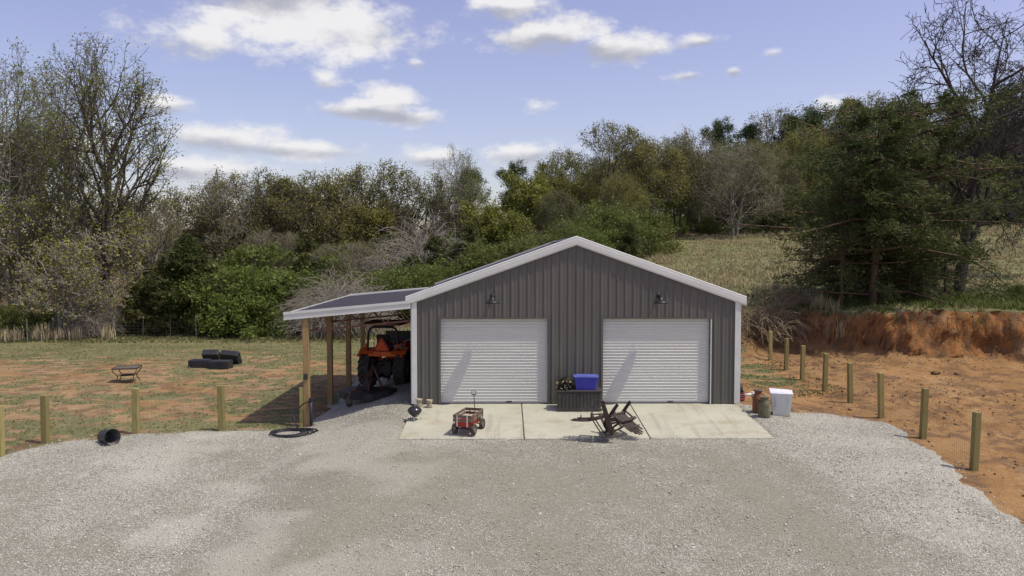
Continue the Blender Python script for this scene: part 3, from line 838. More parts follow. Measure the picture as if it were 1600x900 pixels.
for s in (-1, 1):
    xe = (BX1 if s > 0 else BX0) + s * OV
    ze = EVZ - OV * rise
    roof_panels(PKX + s * .005, PKZ + .07, xe, ze + .07, RY0 + .02, RY1 - .02, 10, garage, GO)
    for yy, sgn in ((RY0, -1), (RY1, 1)):
        mb = MB()
        # fascia board: a vertical face with an angled foot, mitred at the ridge
        def sec(x, z):
            return [Vector((x, yy, z + .125)), Vector((x, yy, z + .055)), Vector((x, yy + sgn * .012, z + .05)), Vector((x, yy + sgn * .012, z - .085)), Vector((x, yy - sgn * .01, z - .125)), Vector((x, yy - sgn * .045, z - .125)), Vector((x, yy - sgn * .045, z - .11)), Vector((x, yy - sgn * .025, z - .11)), Vector((x, yy - sgn * .035, z + .14))]
        A = sec(PKX, PKZ); B = sec(xe + s * .02, ze - .02 * rise); n = len(A)
        vs = [v - GO for v in A + B]
        mb.add(vs, [(i, (i + 1) % n, n + (i + 1) % n, n + i) for i in range(n)] + [tuple(range(n)), tuple(range(n, 2 * n))[::-1]])
        mb.build('rake_trim', MATS['trim_white'], garage)
    mb = MB(); mb.box(Vector((xe + s * .012, (RY0 + RY1) / 2, ze - .02)) - GO, (.02, RY1 - RY0 - .04, .15))
    mb.build('eave_trim', MATS['trim_white'], garage)
mb = MB()
for s in (-1, 1):
    mb.add([Vector((PKX, RY0 + .07, PKZ + .135)) - GO, Vector((PKX, RY1 - .02, PKZ + .125)) - GO, Vector((PKX + s * .2, RY1 - .02, PKZ + .11 - .2 * rise)) - GO, Vector((PKX + s * .2, RY0 + .02, PKZ + .11 - .2 * rise)) - GO], [(0, 1, 2, 3)])
mb.build('ridge_cap', MATS['roof_metal'], garage)
# doors
def slat_mesh():
    mb = MB(); W = 3.02; pr = []
    pr = [(.0, .0), (-.003, .012), (-.004, .030), (-.004, .046), (-.006, .052), (-.012, .057), (-.016, .063), (-.0165, .068), (-.013, .074), (-.006, .079), (.0, .0825)]
    vs = []
    for (dy_, z) in pr: vs += [(-W / 2, dy_, z), (W / 2, dy_, z)]
    mb.add(vs, [(2 * i, 2 * i + 1, 2 * i + 3, 2 * i + 2) for i in range(len(pr) - 1)], True)
    return mb.mesh('slat', MATS['door_white'])
SLAT = slat_mesh()
REC = .085
for (x0, x1) in DOORS:
    cxd = (x0 + x1) / 2
    d = MB(); d.box((0, .03, 1.22), (3.04, .02, 2.42))
    dd = d.build('roll_up_door', MATS['door_white'], garage, loc=Vector((cxd, BY0 + REC, 0)) - GO)
    for i in range(29): link('slat', SLAT, dd, (0, 0, .022 + i * .0826))
    mb = MB(); mb.box((0, -.004, .012), (3.02, .05, .022)); mb.build('bottom_seal', MATS['dark_steel'], dd)
    mb = MB(); mb.box((.42, -.028, .06), (.16, .018, .022)); mb.build('door_handle', MATS['dark_steel'], dd)
    for s in (-1, 1):
        mb = MB(); xx = x0 if s < 0 else x1
        mb.box(Vector((xx - s * .006, BY0 + .038, DOOR_TOP / 2)) - GO, (.018, .128, DOOR_TOP))
        mb.box(Vector((xx + s * .022, BY0 - .027, DOOR_TOP / 2)) - GO, (.036, .012, DOOR_TOP))
        mb.build('door_jamb', MATS['wall_metal'], garage)
    mb = MB(); mb.box(Vector((cxd, BY0 + .036, DOOR_TOP - .006)) - GO, (x1 - x0 - .02, .124, .016))
    mb.box(Vector((cxd, BY0 - .0275, DOOR_TOP + .012)) - GO, (x1 - x0 + .08, .012, .04))
    mb.build('door_head', MATS['wall_metal'], garage)
# pale guide strip right of the right-hand door
mb = MB(); mb.box(Vector((DOORS[1][1] + .016, BY0 - .036, 1.2)) - GO, (.03, .008, 2.4)); mb.build('door_guide', MATS['trim_white'], garage)

# barn lamps
def barn_light(x, label):
    t = tag(empty('barn_light', (x, BY0 - .02, 2.92)), label, 'wall lamp', 'gooseneck barn lights')
    MB().lathe([(.001, .03), (.06, .03), (.075, .012), (.075, 0), (.001, 0)], 16, Matrix.Translation((0, 0, .13)) @ Matrix.Rotation(R(90), 4, 'X')).build('wall_plate', MATS['black_metal'], t)
    pts = [(0, -.02, .13), (0, -.10, .15), (0, -.20, .185), (0, -.28, .18), (0, -.32, .13), (0, -.325, .08)]
    MB().tube(pts, .014, 8).build('gooseneck', MATS['black_metal'], t)
    M = Matrix.Translation((0, -.325, 0)) @ Matrix.Rotation(R(-6), 4, 'X')
    sh = MB().lathe([(.03, .12), (.045, .115), (.05, .06), (.075, .045), (.12, .02), (.20, -.035), (.205, -.05), (.195, -.045), (.11, .012), (.05, .03), (.001, .032)], 24, M).build('lamp_shade', MATS['black_metal'], t)
    MB().lathe([(.001, .03), (.028, .02), (.034, -.01), (.02, -.035), (.001, -.04)], 12, M).build('bulb', MATS['bulb'], sh)
barn_light(-.36, 'black gooseneck barn light above the left roll-up door')
barn_light(4.30, 'black gooseneck barn light above the right roll-up door')

# ------------------------------------------------------------------ lean-to
LX, LZ0, LZ1 = -6.17, 2.86, 2.54
lean = tag(empty('lean_to', (-4.4, BY0, -.4)), 'open lean-to with dark roof on wooden posts left of the garage', 'lean-to')
LO = Vector((-4.4, BY0, -.4))
LY0, LY1 = 22.17, 31.3
roof_panels(BX0 - .02, LZ0, LX, LZ1, LY0 + .02, LY1, 10, lean, LO)
mb = MB()
for (yy, sg) in ((LY0, -1), (LY1 + .02, 1)):
    mb = MB()
    A = [Vector((BX0 - .04, yy, LZ0 + .045)), Vector((BX0 - .04, yy, LZ0 - .15)), Vector((LX - .02, yy, LZ1 - .15)), Vector((LX - .02, yy, LZ1 + .045))]
    mb.poly([v - LO for v in A], ext=(0, -sg * .03, 0))
    A = [Vector((BX0 - .04, yy + sg * .002, LZ0 + .075)), Vector((BX0 - .04, yy + sg * .002, LZ0 + .0)), Vector((LX - .02, yy + sg * .002, LZ1 + .0)), Vector((LX - .02, yy + sg * .002, LZ1 + .075))]
    mb.poly([v - LO for v in A], ext=(0, sg * .014, 0))
    mb.build('fascia', MATS['trim_white'], lean)
mb = MB(); mb.box(Vector((LX - .012, (LY0 + LY1) / 2, LZ1 - .05)) - LO, (.02, LY1 - LY0 - .03, .18)); mb.build('fascia', MATS['trim_white'], lean)
PY = [22.3, 25.3, 28.3, 31.15]; PX = -5.6
slopeL = (LZ0 - LZ1) / (BX0 - LX)
def lz(x): return LZ1 + (x - LX) * slopeL
for i, yy in enumerate(PY):
    g = gz(PX, yy) - .15; top = lz(PX) - .06
    mb = MB(); mb.box(Vector((PX, yy, (g + top) / 2)) - LO, (.165, .165, top - g)); mb.build('post', MATS['post_wood'], lean, bevel=.008)
    # steel truss, one for each post
    y2 = yy + .11
    tr = MB(); xa, xb = PX - .45, BX0 - .02
    tr.bar(Vector((xa, y2, lz(xa) - .12)) - LO, Vector((xb, y2, lz(xb) - .12)) - LO, .05, .05)
    t = tr.build('truss', MATS['truss_steel'], lean)
    lw = lambda x: 2.06 + (x - PX) * (.30 / 3.0)
    MB().bar(Vector((PX + .08, y2, lw(PX + .08))) - LO, Vector((xb, y2, lw(xb))) - LO, .05, .05).build('bottom_chord', MATS['truss_steel'], t)
    n = 8
    for k in range(n):
        x0 = PX + .12 + (xb - PX - .15) * k / n; x1 = PX + .12 + (xb - PX - .15) * (k + 1) / n
        a, b = (lw(x0), lz(x1) - .14) if k % 2 == 0 else (lz(x0) - .14, lw(x1))
        MB().bar(Vector((x0, y2, a)) - LO, Vector((x1, y2, b)) - LO, .03, .03, (0, 1, 0)).build('web', MATS['truss_steel'], t)
for x in (-5.6, -4.6, -3.6, -2.75):
    MB().bar(Vector((x, LY0 + .06, lz(x) - .062)) - LO, Vector((x, LY1 - .02, lz(x) - .062)) - LO, .06, .05).build('purlin', MATS['truss_steel'], lean)
MB().box(Vector((PX + .0, PY[0] - .105, .80)) - LO, (.10, .05, .16)).build('outlet_box', MATS['dark_steel'], lean)

# ------------------------------------------------------------------ tractor under the lean-to
def wheel(parent, loc, rad, wid, rimr, lugs, rz=0):
    """axle along local x"""
    Mx = Matrix.Rotation(R(90), 4, 'Y')
    w = wid / 2
    prof = [(rimr, -w * .72), (rimr + (rad - rimr) * .45, -w), (rad * .93, -w * .98), (rad * .965, -w * .7), (rad * .97, 0), (rad * .965, w * .7), (rad * .93, w * .98), (rimr + (rad - rimr) * .45, w), (rimr, w * .72), (rimr - .02, 0), (rimr, -w * .72)]
    ty = MB().lathe(prof, 36, Mx)
    wh = ty.build('wheel', MATS['tyre'], parent, loc=loc, rot=(0, 0, rz))
    if lugs:
        lg = MB()
        for side in (-1, 1):
            for k in range(lugs):
                a = 2 * math.pi * (k + (.5 if side > 0 else 0)) / lugs
                pts = []
                for (t, da) in ((.04, .0), (.55, -.13), (1.0, -.34)):
                    for e in (-.032, .032):
                        pts.append((side * w * t, a + da + e / rad))
                vs = []
                for rr in (rad * .95, rad * 1.03):
                    for (xx, aa) in pts:
                        r2 = rr - (.02 if abs(xx) > w * .9 else 0)
                        vs.append((xx, r2 * math.sin(aa), r2 * math.cos(aa)))
                lg.add(vs, [(0, 1, 3, 2), (2, 3, 5, 4), (6, 8, 9, 7), (8, 10, 11, 9), (0, 2, 8, 6), (2, 4, 10, 8), (1, 7, 9, 3), (3, 9, 11, 5), (4, 5, 11, 10), (0, 6, 7, 1)])
        lg.build('tread', MATS['tyre'], wh)
    MB().lathe([(.001, w * .3), (rimr * .35, w * .34), (rimr * .8, w * .2), (rimr * .98, w * .7), (rimr * .98, -w * .7), (rimr * .8, -w * .1), (.001, -w * .1)], 24, Mx).build('rim', MATS['rim_grey'], wh)
    return wh
TG = lambda x, y: gz(x, y) + .03
tx, ty_ = at_depth(603, 600, 26.5).x, 26.5
tz = TG(tx, ty_)
tract = tag(empty('tractor', (tx, ty_, tz), R(-9)), 'orange compact tractor with brown canopy parked under the lean-to', 'tractor')
def part(name, mat, mb, parent=tract, bevel=.0, **k): return mb.build(name, MATS[mat], parent, bevel=bevel, **k)
for s in (-1, 1): wheel(tract, (s * .60, 0, .61), .61, .37, .33, 17)
for s in (-1, 1): wheel(tract, (s * .52, 1.72, .37), .37, .24, .2, 14)
part('axle', 'dark_steel', MB().box((0, 0, .60), (.95, .26, .28)).box((0, 0, .62), (.42, .42, .46)), bevel=.02)
part('front_axle', 'dark_steel', MB().tube([(-.5, 1.72, .40), (.5, 1.72, .40)], .06, 8))
part('chassis', 'dark_steel', MB().box((0, .85, .66), (.40, 1.9, .34)), bevel=.03)
hood = MB(); hp = [(-.27, .75), (-.27, 1.08), (-.22, 1.20), (-.12, 1.25), (.12, 1.25), (.22, 1.20), (.27, 1.08), (.27, .75)]
hood.poly([(x, .85, z) for x, z in hp], ext=(0, 1.2, 0)); part('hood', 'orange_paint', hood, bevel=.03)
for s in (-1, 1):
    f = MB(); pts = []
    for k in range(9):
        a = R(-40 + k * 13.0)
        pts.append((.70 * math.sin(a), .66 + .66 * math.cos(a)))
    vs = []
    for (yy, zz) in pts: vs += [(s * .33, yy, zz), (s * .80, yy, zz)]
    n = len(pts)
    vs2 = [(x, y * .955, .66 + (z - .66) * .955) for (x, y, z) in vs]
    fs = [(2 * i, 2 * i + 1, 2 * i + 3, 2 * i + 2) for i in range(n - 1)]
    f.add(vs + vs2, fs + [tuple(2 * n + i for i in q[::-1]) for q in fs] + [(2 * i, 2 * i + 2, 2 * n + 2 * i + 2, 2 * n + 2 * i) for i in range(n - 1)] + [(2 * i + 1, 2 * n + 2 * i + 1, 2 * n + 2 * i + 3, 2 * i + 3) for i in range(n - 1)] + [(0, 2 * n, 2 * n + 1, 1)])
    fd = part('fender', 'orange_paint', f)
    MB().box((s * .72, -.60, 1.12), (.12, .05, .09)).build('tail_lamp', MATS['sign_red'], fd, bevel=.01)
part('rear_panel', 'orange_paint', MB().box((0, -.33, 1.14), (.98, .10, .17)).box((0, -.1, 1.20), (.66, .5, .06)), bevel=.02)
part('seat', 'seat_black', MB().box((0, -.02, 1.30), (.46, .46, .12)).box((0, -.24, 1.55), (.44, .11, .46), Matrix.Rotation(R(10), 3, 'X')), bevel=.04)
part('slow_sign', 'sign_red', MB().poly([(-.235, -.44, 1.25), (.235, -.44, 1.25), (.27, -.44, 1.30), (.045, -.44, 1.68), (-.045, -.44, 1.68), (-.27, -.44, 1.30)], ext=(0, .012, 0)))
part('slow_sign', 'sign_orange', MB().poly([(-.21, -.452, 1.285), (.21, -.452, 1.285), (0, -.452, 1.645)], ext=(0, .008, 0)))
rop = [(-.50, -.30, .75), (-.52, -.30, 1.35), (-.50, -.28, 1.85), (-.42, -.27, 1.985), (-.30, -.27, 2.03), (.30, -.27, 2.03), (.42, -.27, 1.985), (.50, -.28, 1.85), (.52, -.30, 1.35), (.50, -.30, .75)]
part('roll_bar', 'black_metal', MB().tube(rop, .042, 8))
can = MB(); can.poly([(-.62, -.50, 2.09), (.62, -.50, 2.09), (.68, -.3, 2.10), (.68, .75, 2.12), (.60, .95, 2.10), (-.60, .95, 2.10), (-.68, .75, 2.12), (-.68, -.3, 2.10)], ext=(0, 0, .07))
part('canopy', 'canopy_brown', can, bevel=.025)
part('canopy_bracket', 'black_metal', MB().bar((-.3, -.27, 2.05), (-.3, .5, 2.09), .05, .05).bar((.3, -.27, 2.05), (.3, .5, 2.09), .05, .05))
part('steering_wheel', 'seat_black', MB().tube([(.19 * math.cos(a), .62 + .19 * math.sin(a) * .8, 1.42 + .19 * math.sin(a) * .5) for a in [2 * math.pi * k / 20 for k in range(20)]], .016, 6, closed=True).tube([(0, .62, 1.42), (0, .80, 1.15)], .025, 6))
for s in (-1, 1):
    ar = MB().bar((s * .44, .75, .72), (s * .44, .75, 1.46), .10, .16, (0, 1, 0)).bar((s * .44, .72, 1.40), (s * .46, 1.55, 1.36), .08, .14).bar((s * .46, 1.5, 1.38), (s * .46, 2.5, 1.02), .08, .14)
    la = part('loader_arm', 'orange_paint', ar, bevel=.01)
    MB().tube([(s * .44, .82, .95), (s * .46, 1.6, 1.26)], .03, 8).build('cylinder', MATS['dark_steel'], la)
bk = MB(); prof = [(2.55, 1.62), (2.5, 1.1), (2.6, .92), (3.02, .86), (3.04, .89), (2.66, .97), (2.56, 1.14), (2.60, 1.62)]
bk.poly([(-.8, a, b) for a, b in prof], ext=(1.6, 0, 0))
for s in (-1, 1): bk.poly([(s * .78, 2.56, 1.6), (s * .78, 2.52, 1.1), (s * .78, 2.62, .94), (s * .78, 3.0, .88)], ext=(s * .02, 0, 0))
part('bucket', 'black_metal', bk)
for s in (-1, 1):
    part('lower_link', 'dark_steel', MB().bar((s * .22, -.15, .46), (s * .38, -.95, .40), .04, .08))
    part('lift_arm', 'dark_steel', MB().tube([(s * .2, -.25, .95), (s * .3, -.45, .92), (s * .32, -.6, .45)], .022, 6))
part('top_link', 'dark_steel', MB().tube([(0, -.25, .80), (0, -1.0, .72)], .03, 8))
part('lever', 'dark_steel', MB().tube([(.42, .05, 1.25), (.46, .12, 1.55)], .014, 6).tube([(-.42, .05, 1.25), (-.44, .10, 1.50)], .014, 6))
part('beacon', 'sign_orange', MB().lathe([(.001, .12), (.035, .11), (.045, .0), (.001, 0)], 12, Matrix.Translation((-.56, -.34, 1.36))).lathe([(.001, .12), (.035, .11), (.045, .0), (.001, 0)], 12, Matrix.Translation((.56, -.34, 1.36))))

# rotary cutter on the hitch
mow = tag(empty('rotary_cutter', (tx - .30, ty_ - 2.1, TG(tx - .3, ty_ - 2.1)), R(-9)), 'low black rotary mower deck with tail wheel behind the tractor', 'mower')
pm = lambda name, mat, mb, bevel=0., parent=mow: mb.build(name, MATS[mat], parent, bevel=bevel)
out = [(-.82, .55), (-.82, -.18), (-.50, -.50), (.42, -.62), (.82, -.30), (.82, .55), (.5, .72), (-.5, .72)]
pm('deck', 'deck_black', MB().poly([(x, y, .30) for x, y in out], ext=(0, 0, .035)), .008)
sk = MB()
for i in range(len(out)):
    (xa, ya), (xb, yb) = out[i], out[(i + 1) % len(out)]
    sk.bar((xa, ya, .215), (xb, yb, .215), .018, .18)
pm('deck_skirt', 'deck_black', sk)
pm('gearbox', 'dark_steel', MB().box((0, .15, .43), (.26, .3, .2)).lathe([(.001, .16), (.09, .15), (.13, .0), (.13, -.06)], 14, Matrix.Translation((0, .15, .52))), .02)
for s in (-1, 1):
    pm('hitch_brace', 'truss_steel', MB().bar((s * .32, .62, .34), (0, .72, .98), .03, .06))
    pm('rear_brace', 'truss_steel', MB().bar((0, .70, .95), (s * .22, -.45, .36), .025, .05))
pm('warning_plate', 'label_grey', MB().box((-.79, -.20, .24), (.14, .008, .10), Matrix.Rotation(R(-40), 3, 'Z')).box((.60, -.475, .24), (.16, .008, .10), Matrix.Rotation(R(38), 3, 'Z')))
pm('tail_arm', 'truss_steel', MB().bar((-.1, -.35, .42), (-.18, -.92, .42), .07, .07).tube([(-.18, -.92, .46), (-.18, -.92, .24)], .025, 8), .008)
wheel(mow, (-.18, -.97, .17), .17, .10, .08, 0)
pm('pto_shaft', 'dark_steel', MB().tube([(0, .25, .52), (.1, 1.4, .62)], .055, 10))

# ------------------------------------------------------------------ things on and round the slab
def sz(y): return slab_z(y)
# storage box
b0 = tag(empty('storage_box', (2.02, 21.78, sz(21.62))), 'dark brown wood-grain storage box against the wall between doors', 'storage box')
bm_ = MB(); bm_.box((0, .03, .27), (1.16, .56, .50)); bm_.build('body', MATS['box_resin'], b0, bevel=.012)
for i in range(12):
    mb = MB(); mb.box((-.54 + i * .098, -.262, .29), (.084, .014, .42)); mb.build('front_slat', MATS['box_resin'], b0, bevel=.005)
MB().box((0, -.262, .045), (1.22, .03, .07)).build('plinth', MATS['box_resin'], b0, bevel=.006)
MB().box((0, .03, .545), (1.24, .62, .05)).build('lid', MATS['box_resin'], b0, bevel=.012)
MB().box((0, -.275, .49), (.16, .02, .03)).build('latch', MATS['crate_black'], b0)
btop = sz(21.62) + .57
# tote
def tote(name, loc, rz, w, dpt, h, taper, mats, label, cat, lid=True):
    t = tag(empty(name, loc, rz), label, cat)
    mb = MB(); q = [(-1, -1), (1, -1), (1, 1), (-1, 1)]
    ring = lambda k, z, ins=0: [(sx * (w / 2 * k - ins), sy * (dpt / 2 * k - ins), z) for sx, sy in q]
    vs = ring(taper, 0) + ring(1, h) + ring(1, h, .012) + ring(taper, .015, .012)
    fs = [(3, 2, 1, 0)] + [(i, (i + 1) % 4, 4 + (i + 1) % 4, 4 + i) for i in range(4)] + [(4 + i, 4 + (i + 1) % 4, 8 + (i + 1) % 4, 8 + i) for i in range(4)] + [(8 + i, 8 + (i + 1) % 4, 12 + (i + 1) % 4, 12 + i) for i in range(4)] + [(12, 13, 14, 15)]
    mb.add(vs, fs); mb.build('body', MATS[mats[0]], t, bevel=.012)
    rim = MB()
    for (a, b) in ((0, 1), (1, 2), (2, 3), (3, 0)):
        pa, pb = Vector(ring(1, h)[a]), Vector(ring(1, h)[b]); rim.bar(pa, pb, .03, .025)
    for k in (-.3, .3): rim.bar((k * w, -dpt / 2 * .99 - .004, h * .88), (k * w * .92, -dpt / 2 * .95 - .004, h * .35), .012, .02, (0, 1, 0))
    rim.build('rim', MATS[mats[0]], t)
    if lid:
        l = MB(); l.box((0, 0, h + .02), (w + .05, dpt + .05, .03)); l.box((0, 0, h + .04), (w - .08, dpt - .08, .02)); l.build('lid', MATS[mats[1]], t, bevel=.01)
        for s in (-1, 1): MB().box((s * (w / 2 + .03), 0, h), (.02, .14, .07)).build('clip', MATS[mats[1]], t, bevel=.005)
    return t
tote('storage_tote', (2.21, 21.80, btop), R(-3), .62, .42, .34, .88, ('tote_blue', 'tote_lid_blue'), 'royal blue plastic storage tote on top of the brown box', 'tote')
# dark heap beside it
hp_ = tag(empty('plant_clump', (1.64, 21.74, btop)), 'dark dried leafy clump lying beside the blue tote', 'dried plant')
r = random.Random(4)
for nm, mt, n in (('leaf_mass', 'clump_dark', 150), ('tan_leaf', 'clump_tan', 12)):
    mb = MB()
    for k in range(n):
        a, rr, zz = r.uniform(0, 6.28), r.uniform(0, .26) , r.uniform(.0, .26)
        rr *= 1.1 - zz * 1.8
        c = Vector((rr * math.cos(a) * 1.0, rr * math.sin(a) * .8 - (.06 if mt == 'clump_tan' else 0), zz + .02))
        M = Euler((r.uniform(-1.2, 1.2), r.uniform(-1.2, 1.2), r.uniform(0, 6.28))).to_matrix()
        L, W = r.uniform(.06, .14), r.uniform(.02, .05)
        mb.add([c + M @ Vector(v) for v in ((-L, 0, 0), (-L * .2, W, .015), (L, 0, -.02), (-L * .2, -W, .015), (0, 0, .03))], [(0, 1, 4), (1, 2, 4), (2, 3, 4), (3, 0, 4)])
    mb.build(nm, MATS[mt], hp_)
mb = MB()
for k in range(7): mb.tube([(r.uniform(-.1, .1), r.uniform(-.1, .05), .0), (r.uniform(-.22, .22), r.uniform(-.2, .1), .12), (r.uniform(-.26, .26), r.uniform(-.24, .1), .22)], .009, 5)
mb.build('stem', MATS['clump_dark'], hp_)

# wagon
wy = 19.72; wg = tag(empty('garden_wagon', (-.93, wy, sz(wy)), R(-16)), 'red pull wagon with wooden stake sides on the slab', 'wagon')
bed = MB(); q = [(-.21, -.44), (.21, -.44), (.21, .44), (-.21, .44)]
vs = [(x * .92, y * .95, .20) for x, y in q] + [(x, y, .33) for x, y in q] + [(x * .95, y * .97, .33) for x, y in q] + [(x * .88, y * .93, .215) for x, y in q]
bed.add(vs, [(3, 2, 1, 0)] + [(i, (i + 1) % 4, 4 + (i + 1) % 4, 4 + i) for i in range(4)] + [(4 + i, 4 + (i + 1) % 4, 8 + (i + 1) % 4, 8 + i) for i in range(4)] + [(8 + i, 8 + (i + 1) % 4, 12 + (i + 1) % 4, 12 + i) for i in range(4)] + [(12, 13, 14, 15)])
bed.build('bed', MATS['wagon_red'], wg, bevel=.012)
for s in (-1, 1):
    for k in range(2): MB().box((s * .235, 0, .375 + k * .095), (.018, .94, .07)).build('side_board', MATS['wagon_wood'], wg, bevel=.003)
    for k in range(2): MB().box((0, s * .472, .375 + k * .095), (.46, .018, .07)).build('end_board', MATS['wagon_wood'], wg, bevel=.003)
    for yy in (-.38, 0, .38): MB().box((s * .250, yy, .36), (.012, .034, .28)).build('stake', MATS['metal_pale' if s < 0 else 'dark_steel'], wg)
    for xx in (-.13, .13): MB().box((xx, s * .487, .36), (.034, .012, .28)).build('stake', MATS['metal_pale'], wg)
MB().box((.02, -.14, .40), (.30, .22, .05), Matrix.Rotation(R(5), 3, 'X')).build('liner', MATS['wagon_liner'], wg, bevel=.02)
for yy in (-.32, .36):
    for s in (-1, 1): wheel(wg, (s * .245, yy, .135), .135, .09, .065, 0)
    MB().tube([(-.24, yy, .135), (.24, yy, .135)], .012, 6).bar((0, yy, .13), (0, yy, .21), .12, .06, (0, 1, 0)).build('axle', MATS['black_metal'], wg)
hd = MB(); hd.tube([(0, .46, .16), (.0, .52, .35), (-.02, .50, .84)], .011, 6); hd.build('handle', MATS['black_metal'], wg)
MB().tube([(-.075, .50, .84), (-.075, .50, .93), (.035, .50, .93), (.035, .50, .84)], .011, 6, closed=True).build('grip', MATS['black_metal'], wg)

# kettle grill
gp = at_depth(648, 655, 20.75); gr = tag(empty('kettle_grill', (gp.x, 20.75, sz(20.75))), 'small black kettle charcoal grill at the slab corner', 'grill')
MB().lathe([(.001, .10), (.06, .105), (.13, .15), (.175, .215), (.182, .235), (.17, .235), (.001, .232)], 28).build('bowl', MATS['grill_black'], gr)
ld = MB().lathe([(.186, .232), (.19, .245), (.178, .285), (.13, .335), (.07, .355), (.001, .36)], 28).build('lid', MATS['grill_black'], gr)
MB().tube([(-.06, -.02, .355), (-.055, -.02, .385), (.055, -.02, .385), (.06, -.02, .355)], .011, 6).build('handle', MATS['black_metal'], ld)
MB().box((-.03, -.105, .325), (.07, .006, .04), Matrix.Rotation(R(-48), 3, 'X')).build('vent', MATS['aluminium'], ld)
for k in range(3):
    a = R(30 + 120 * k); c, s = math.cos(a), math.sin(a)
    MB().tube([(c * .09, s * .09, .13), (c * .19, s * .19, .0)], .008, 6).build('leg', MATS['aluminium'], gr)
MB().lathe([(.001, .075), (.07, .08), (.075, .09), (.001, .085)], 16).build('ash_tray', MATS['aluminium'], gr)

# planters
for (px, py, lab) in ((655, 634, 'small tan stone planter by the white corner trim behind the grill'), (671, 635, 'small tan stone planter between grill and left door')):
    yy = 22.08 if px < 660 else 21.98
    p0 = at_depth(px, py, yy)
    t = tag(empty('stone_planter', (p0.x, yy, sz(yy))), lab, 'planter', 'tan stone planters')
    MB().lathe([(.001, 0), (.075, 0), (.088, .03), (.078, .05), (.07, .10), (.078, .15), (.088, .19), (.092, .215), (.08, .215), (.07, .18), (.001, .17)], 18).build('pot', MATS['planter_tan'], t)
    for z in (.06, .135): MB().lathe([(.066, z - .008), (.082, z), (.066, z + .012)], 18).build('band', MATS['planter_band'], t)

# adirondack style chairs, both knocked over
def chair(label, jx, jy, Xd, Bd):
    # Xd, Bd: where the chair's width and its backrest point; the lowest point touches the slab
    Xd, Bd = Vector(Xd).normalized(), Vector(Bd).normalized()
    Xd = (Xd - Bd * Xd.dot(Bd)).normalized(); Nd = -Xd.cross(Bd)
    b0_ = Vector((0, -.42, .90)).normalized(); n0_ = Vector((0, .90, .42)).normalized()
    to = lambda v: Xd * v[0] + Bd * Vector(v).dot(b0_) + Nd * Vector(v).dot(n0_)
    M = Matrix([to((1, 0, 0)), to((0, 1, 0)), to((0, 0, 1))]).transposed()
    o_ = Vector((jx, jy, 0)) - M @ Vector((0, -.12, .22)) * .84; o_.z = 0
    ext = [(s * .32, y, z) for s in (-1, 1) for (y, z) in ((.34, 0), (-.48, .02), (.46, .55), (.42, .3), (-.34, .55))] + [(s * .2, -.54, 1.08) for s in (-1, 1)]
    o_.z = max(slab_z(min(max((o_ + M @ Vector(e) * .84).y, 18.8), 22)) - (M @ Vector(e)).z * .84 for e in ext) + .01
    t = tag(empty('wooden_chair', o_, rot=M.to_euler()), label, 'chair', 'toppled brown slatted chairs'); t.scale = (.84, .84, .84)
    m = MATS['chair_brown']
    for s in (-1, 1):
        MB().bar((s * .27, .40, .30), (s * .27, -.48, .06), .03, .10).build('side_rail', m, t, bevel=.004)
        MB().bar((s * .30, .34, 0), (s * .30, .34, .52), .09, .03, (0, 1, 0)).build('front_leg', m, t, bevel=.004)
        MB().bar((s * .31, .46, .535), (s * .31, -.34, .535), .11, .025).build('arm_rest', m, t, bevel=.006)
        MB().bar((s * .27, -.10, .16), (s * .29, -.30, .53), .06, .03, (0, 1, 0)).build('arm_brace', m, t, bevel=.004)
    for k in range(6):
        y = .40 - k * .088; MB().bar((-.285, y, .362 - (.40 - y) * .27 - (0 if k else .02)), (.285, y, .362 - (.40 - y) * .27 - (0 if k else .02)), .075, .02).build('seat_slat', m, t, bevel=.004)
    n = 6
    for k in range(n):
        u = (k - (n - 1) / 2)
        top = .98 - .028 * u * u
        pts = []
        for j in range(6):
            f = j / 5; L = f * top
            x = u * (.068 + .024 * f); y = -.12 - .42 * L + .05 * math.sin(math.pi * f); z = .22 + .90 * L - .0
            pts.append(Vector((x, y, z)))
        mb = MB(); w = .029
        vs = []
        for j, p in enumerate(pts):
            ww = w * (1 + .18 * j / 5) * (1 if j < 5 else .6)
            nrm = Vector((0, .9, .42)) * .011
            vs += [p + Vector((-ww, 0, 0)) - nrm, p + Vector((ww, 0, 0)) - nrm, p + Vector((ww, 0, 0)) + nrm, p + Vector((-ww, 0, 0)) + nrm]
        fs = []
        for j in range(5):
            a = 4 * j; fs += [(a + i, a + (i + 1) % 4, a + 4 + (i + 1) % 4, a + 4 + i) for i in range(4)]
        mb.add(vs, fs + [(3, 2, 1, 0), (20, 21, 22, 23)]); mb.build('back_slat', m, t)
    MB().bar((-.31, -.345, .515), (.31, -.345, .515), .03, .07).build('back_rail', m, t, bevel=.004)
    MB().bar((-.25, -.155, .235), (.25, -.155, .235), .03, .06).build('lower_rail', m, t, bevel=.004)
    MB().bar((-.19, -.47, .80), (.19, -.47, .80), .02, .035).build('upper_rail', m, t, bevel=.004)
    MB().bar((-.28, .355, .24), (.28, .355, .24), .02, .08).build('apron_rail', m, t, bevel=.004)
    return t
chair('brown slatted chair flipped over with its backrest pointing left', 2.38, 18.98, (.15, 1, 0), (-.97, .12, -.14))
chair('brown slatted chair flipped over with its fanned backrest leaning right onto slab', 2.80, 19.45, (-.82, -.57, 0), (.55, -.66, -.50))

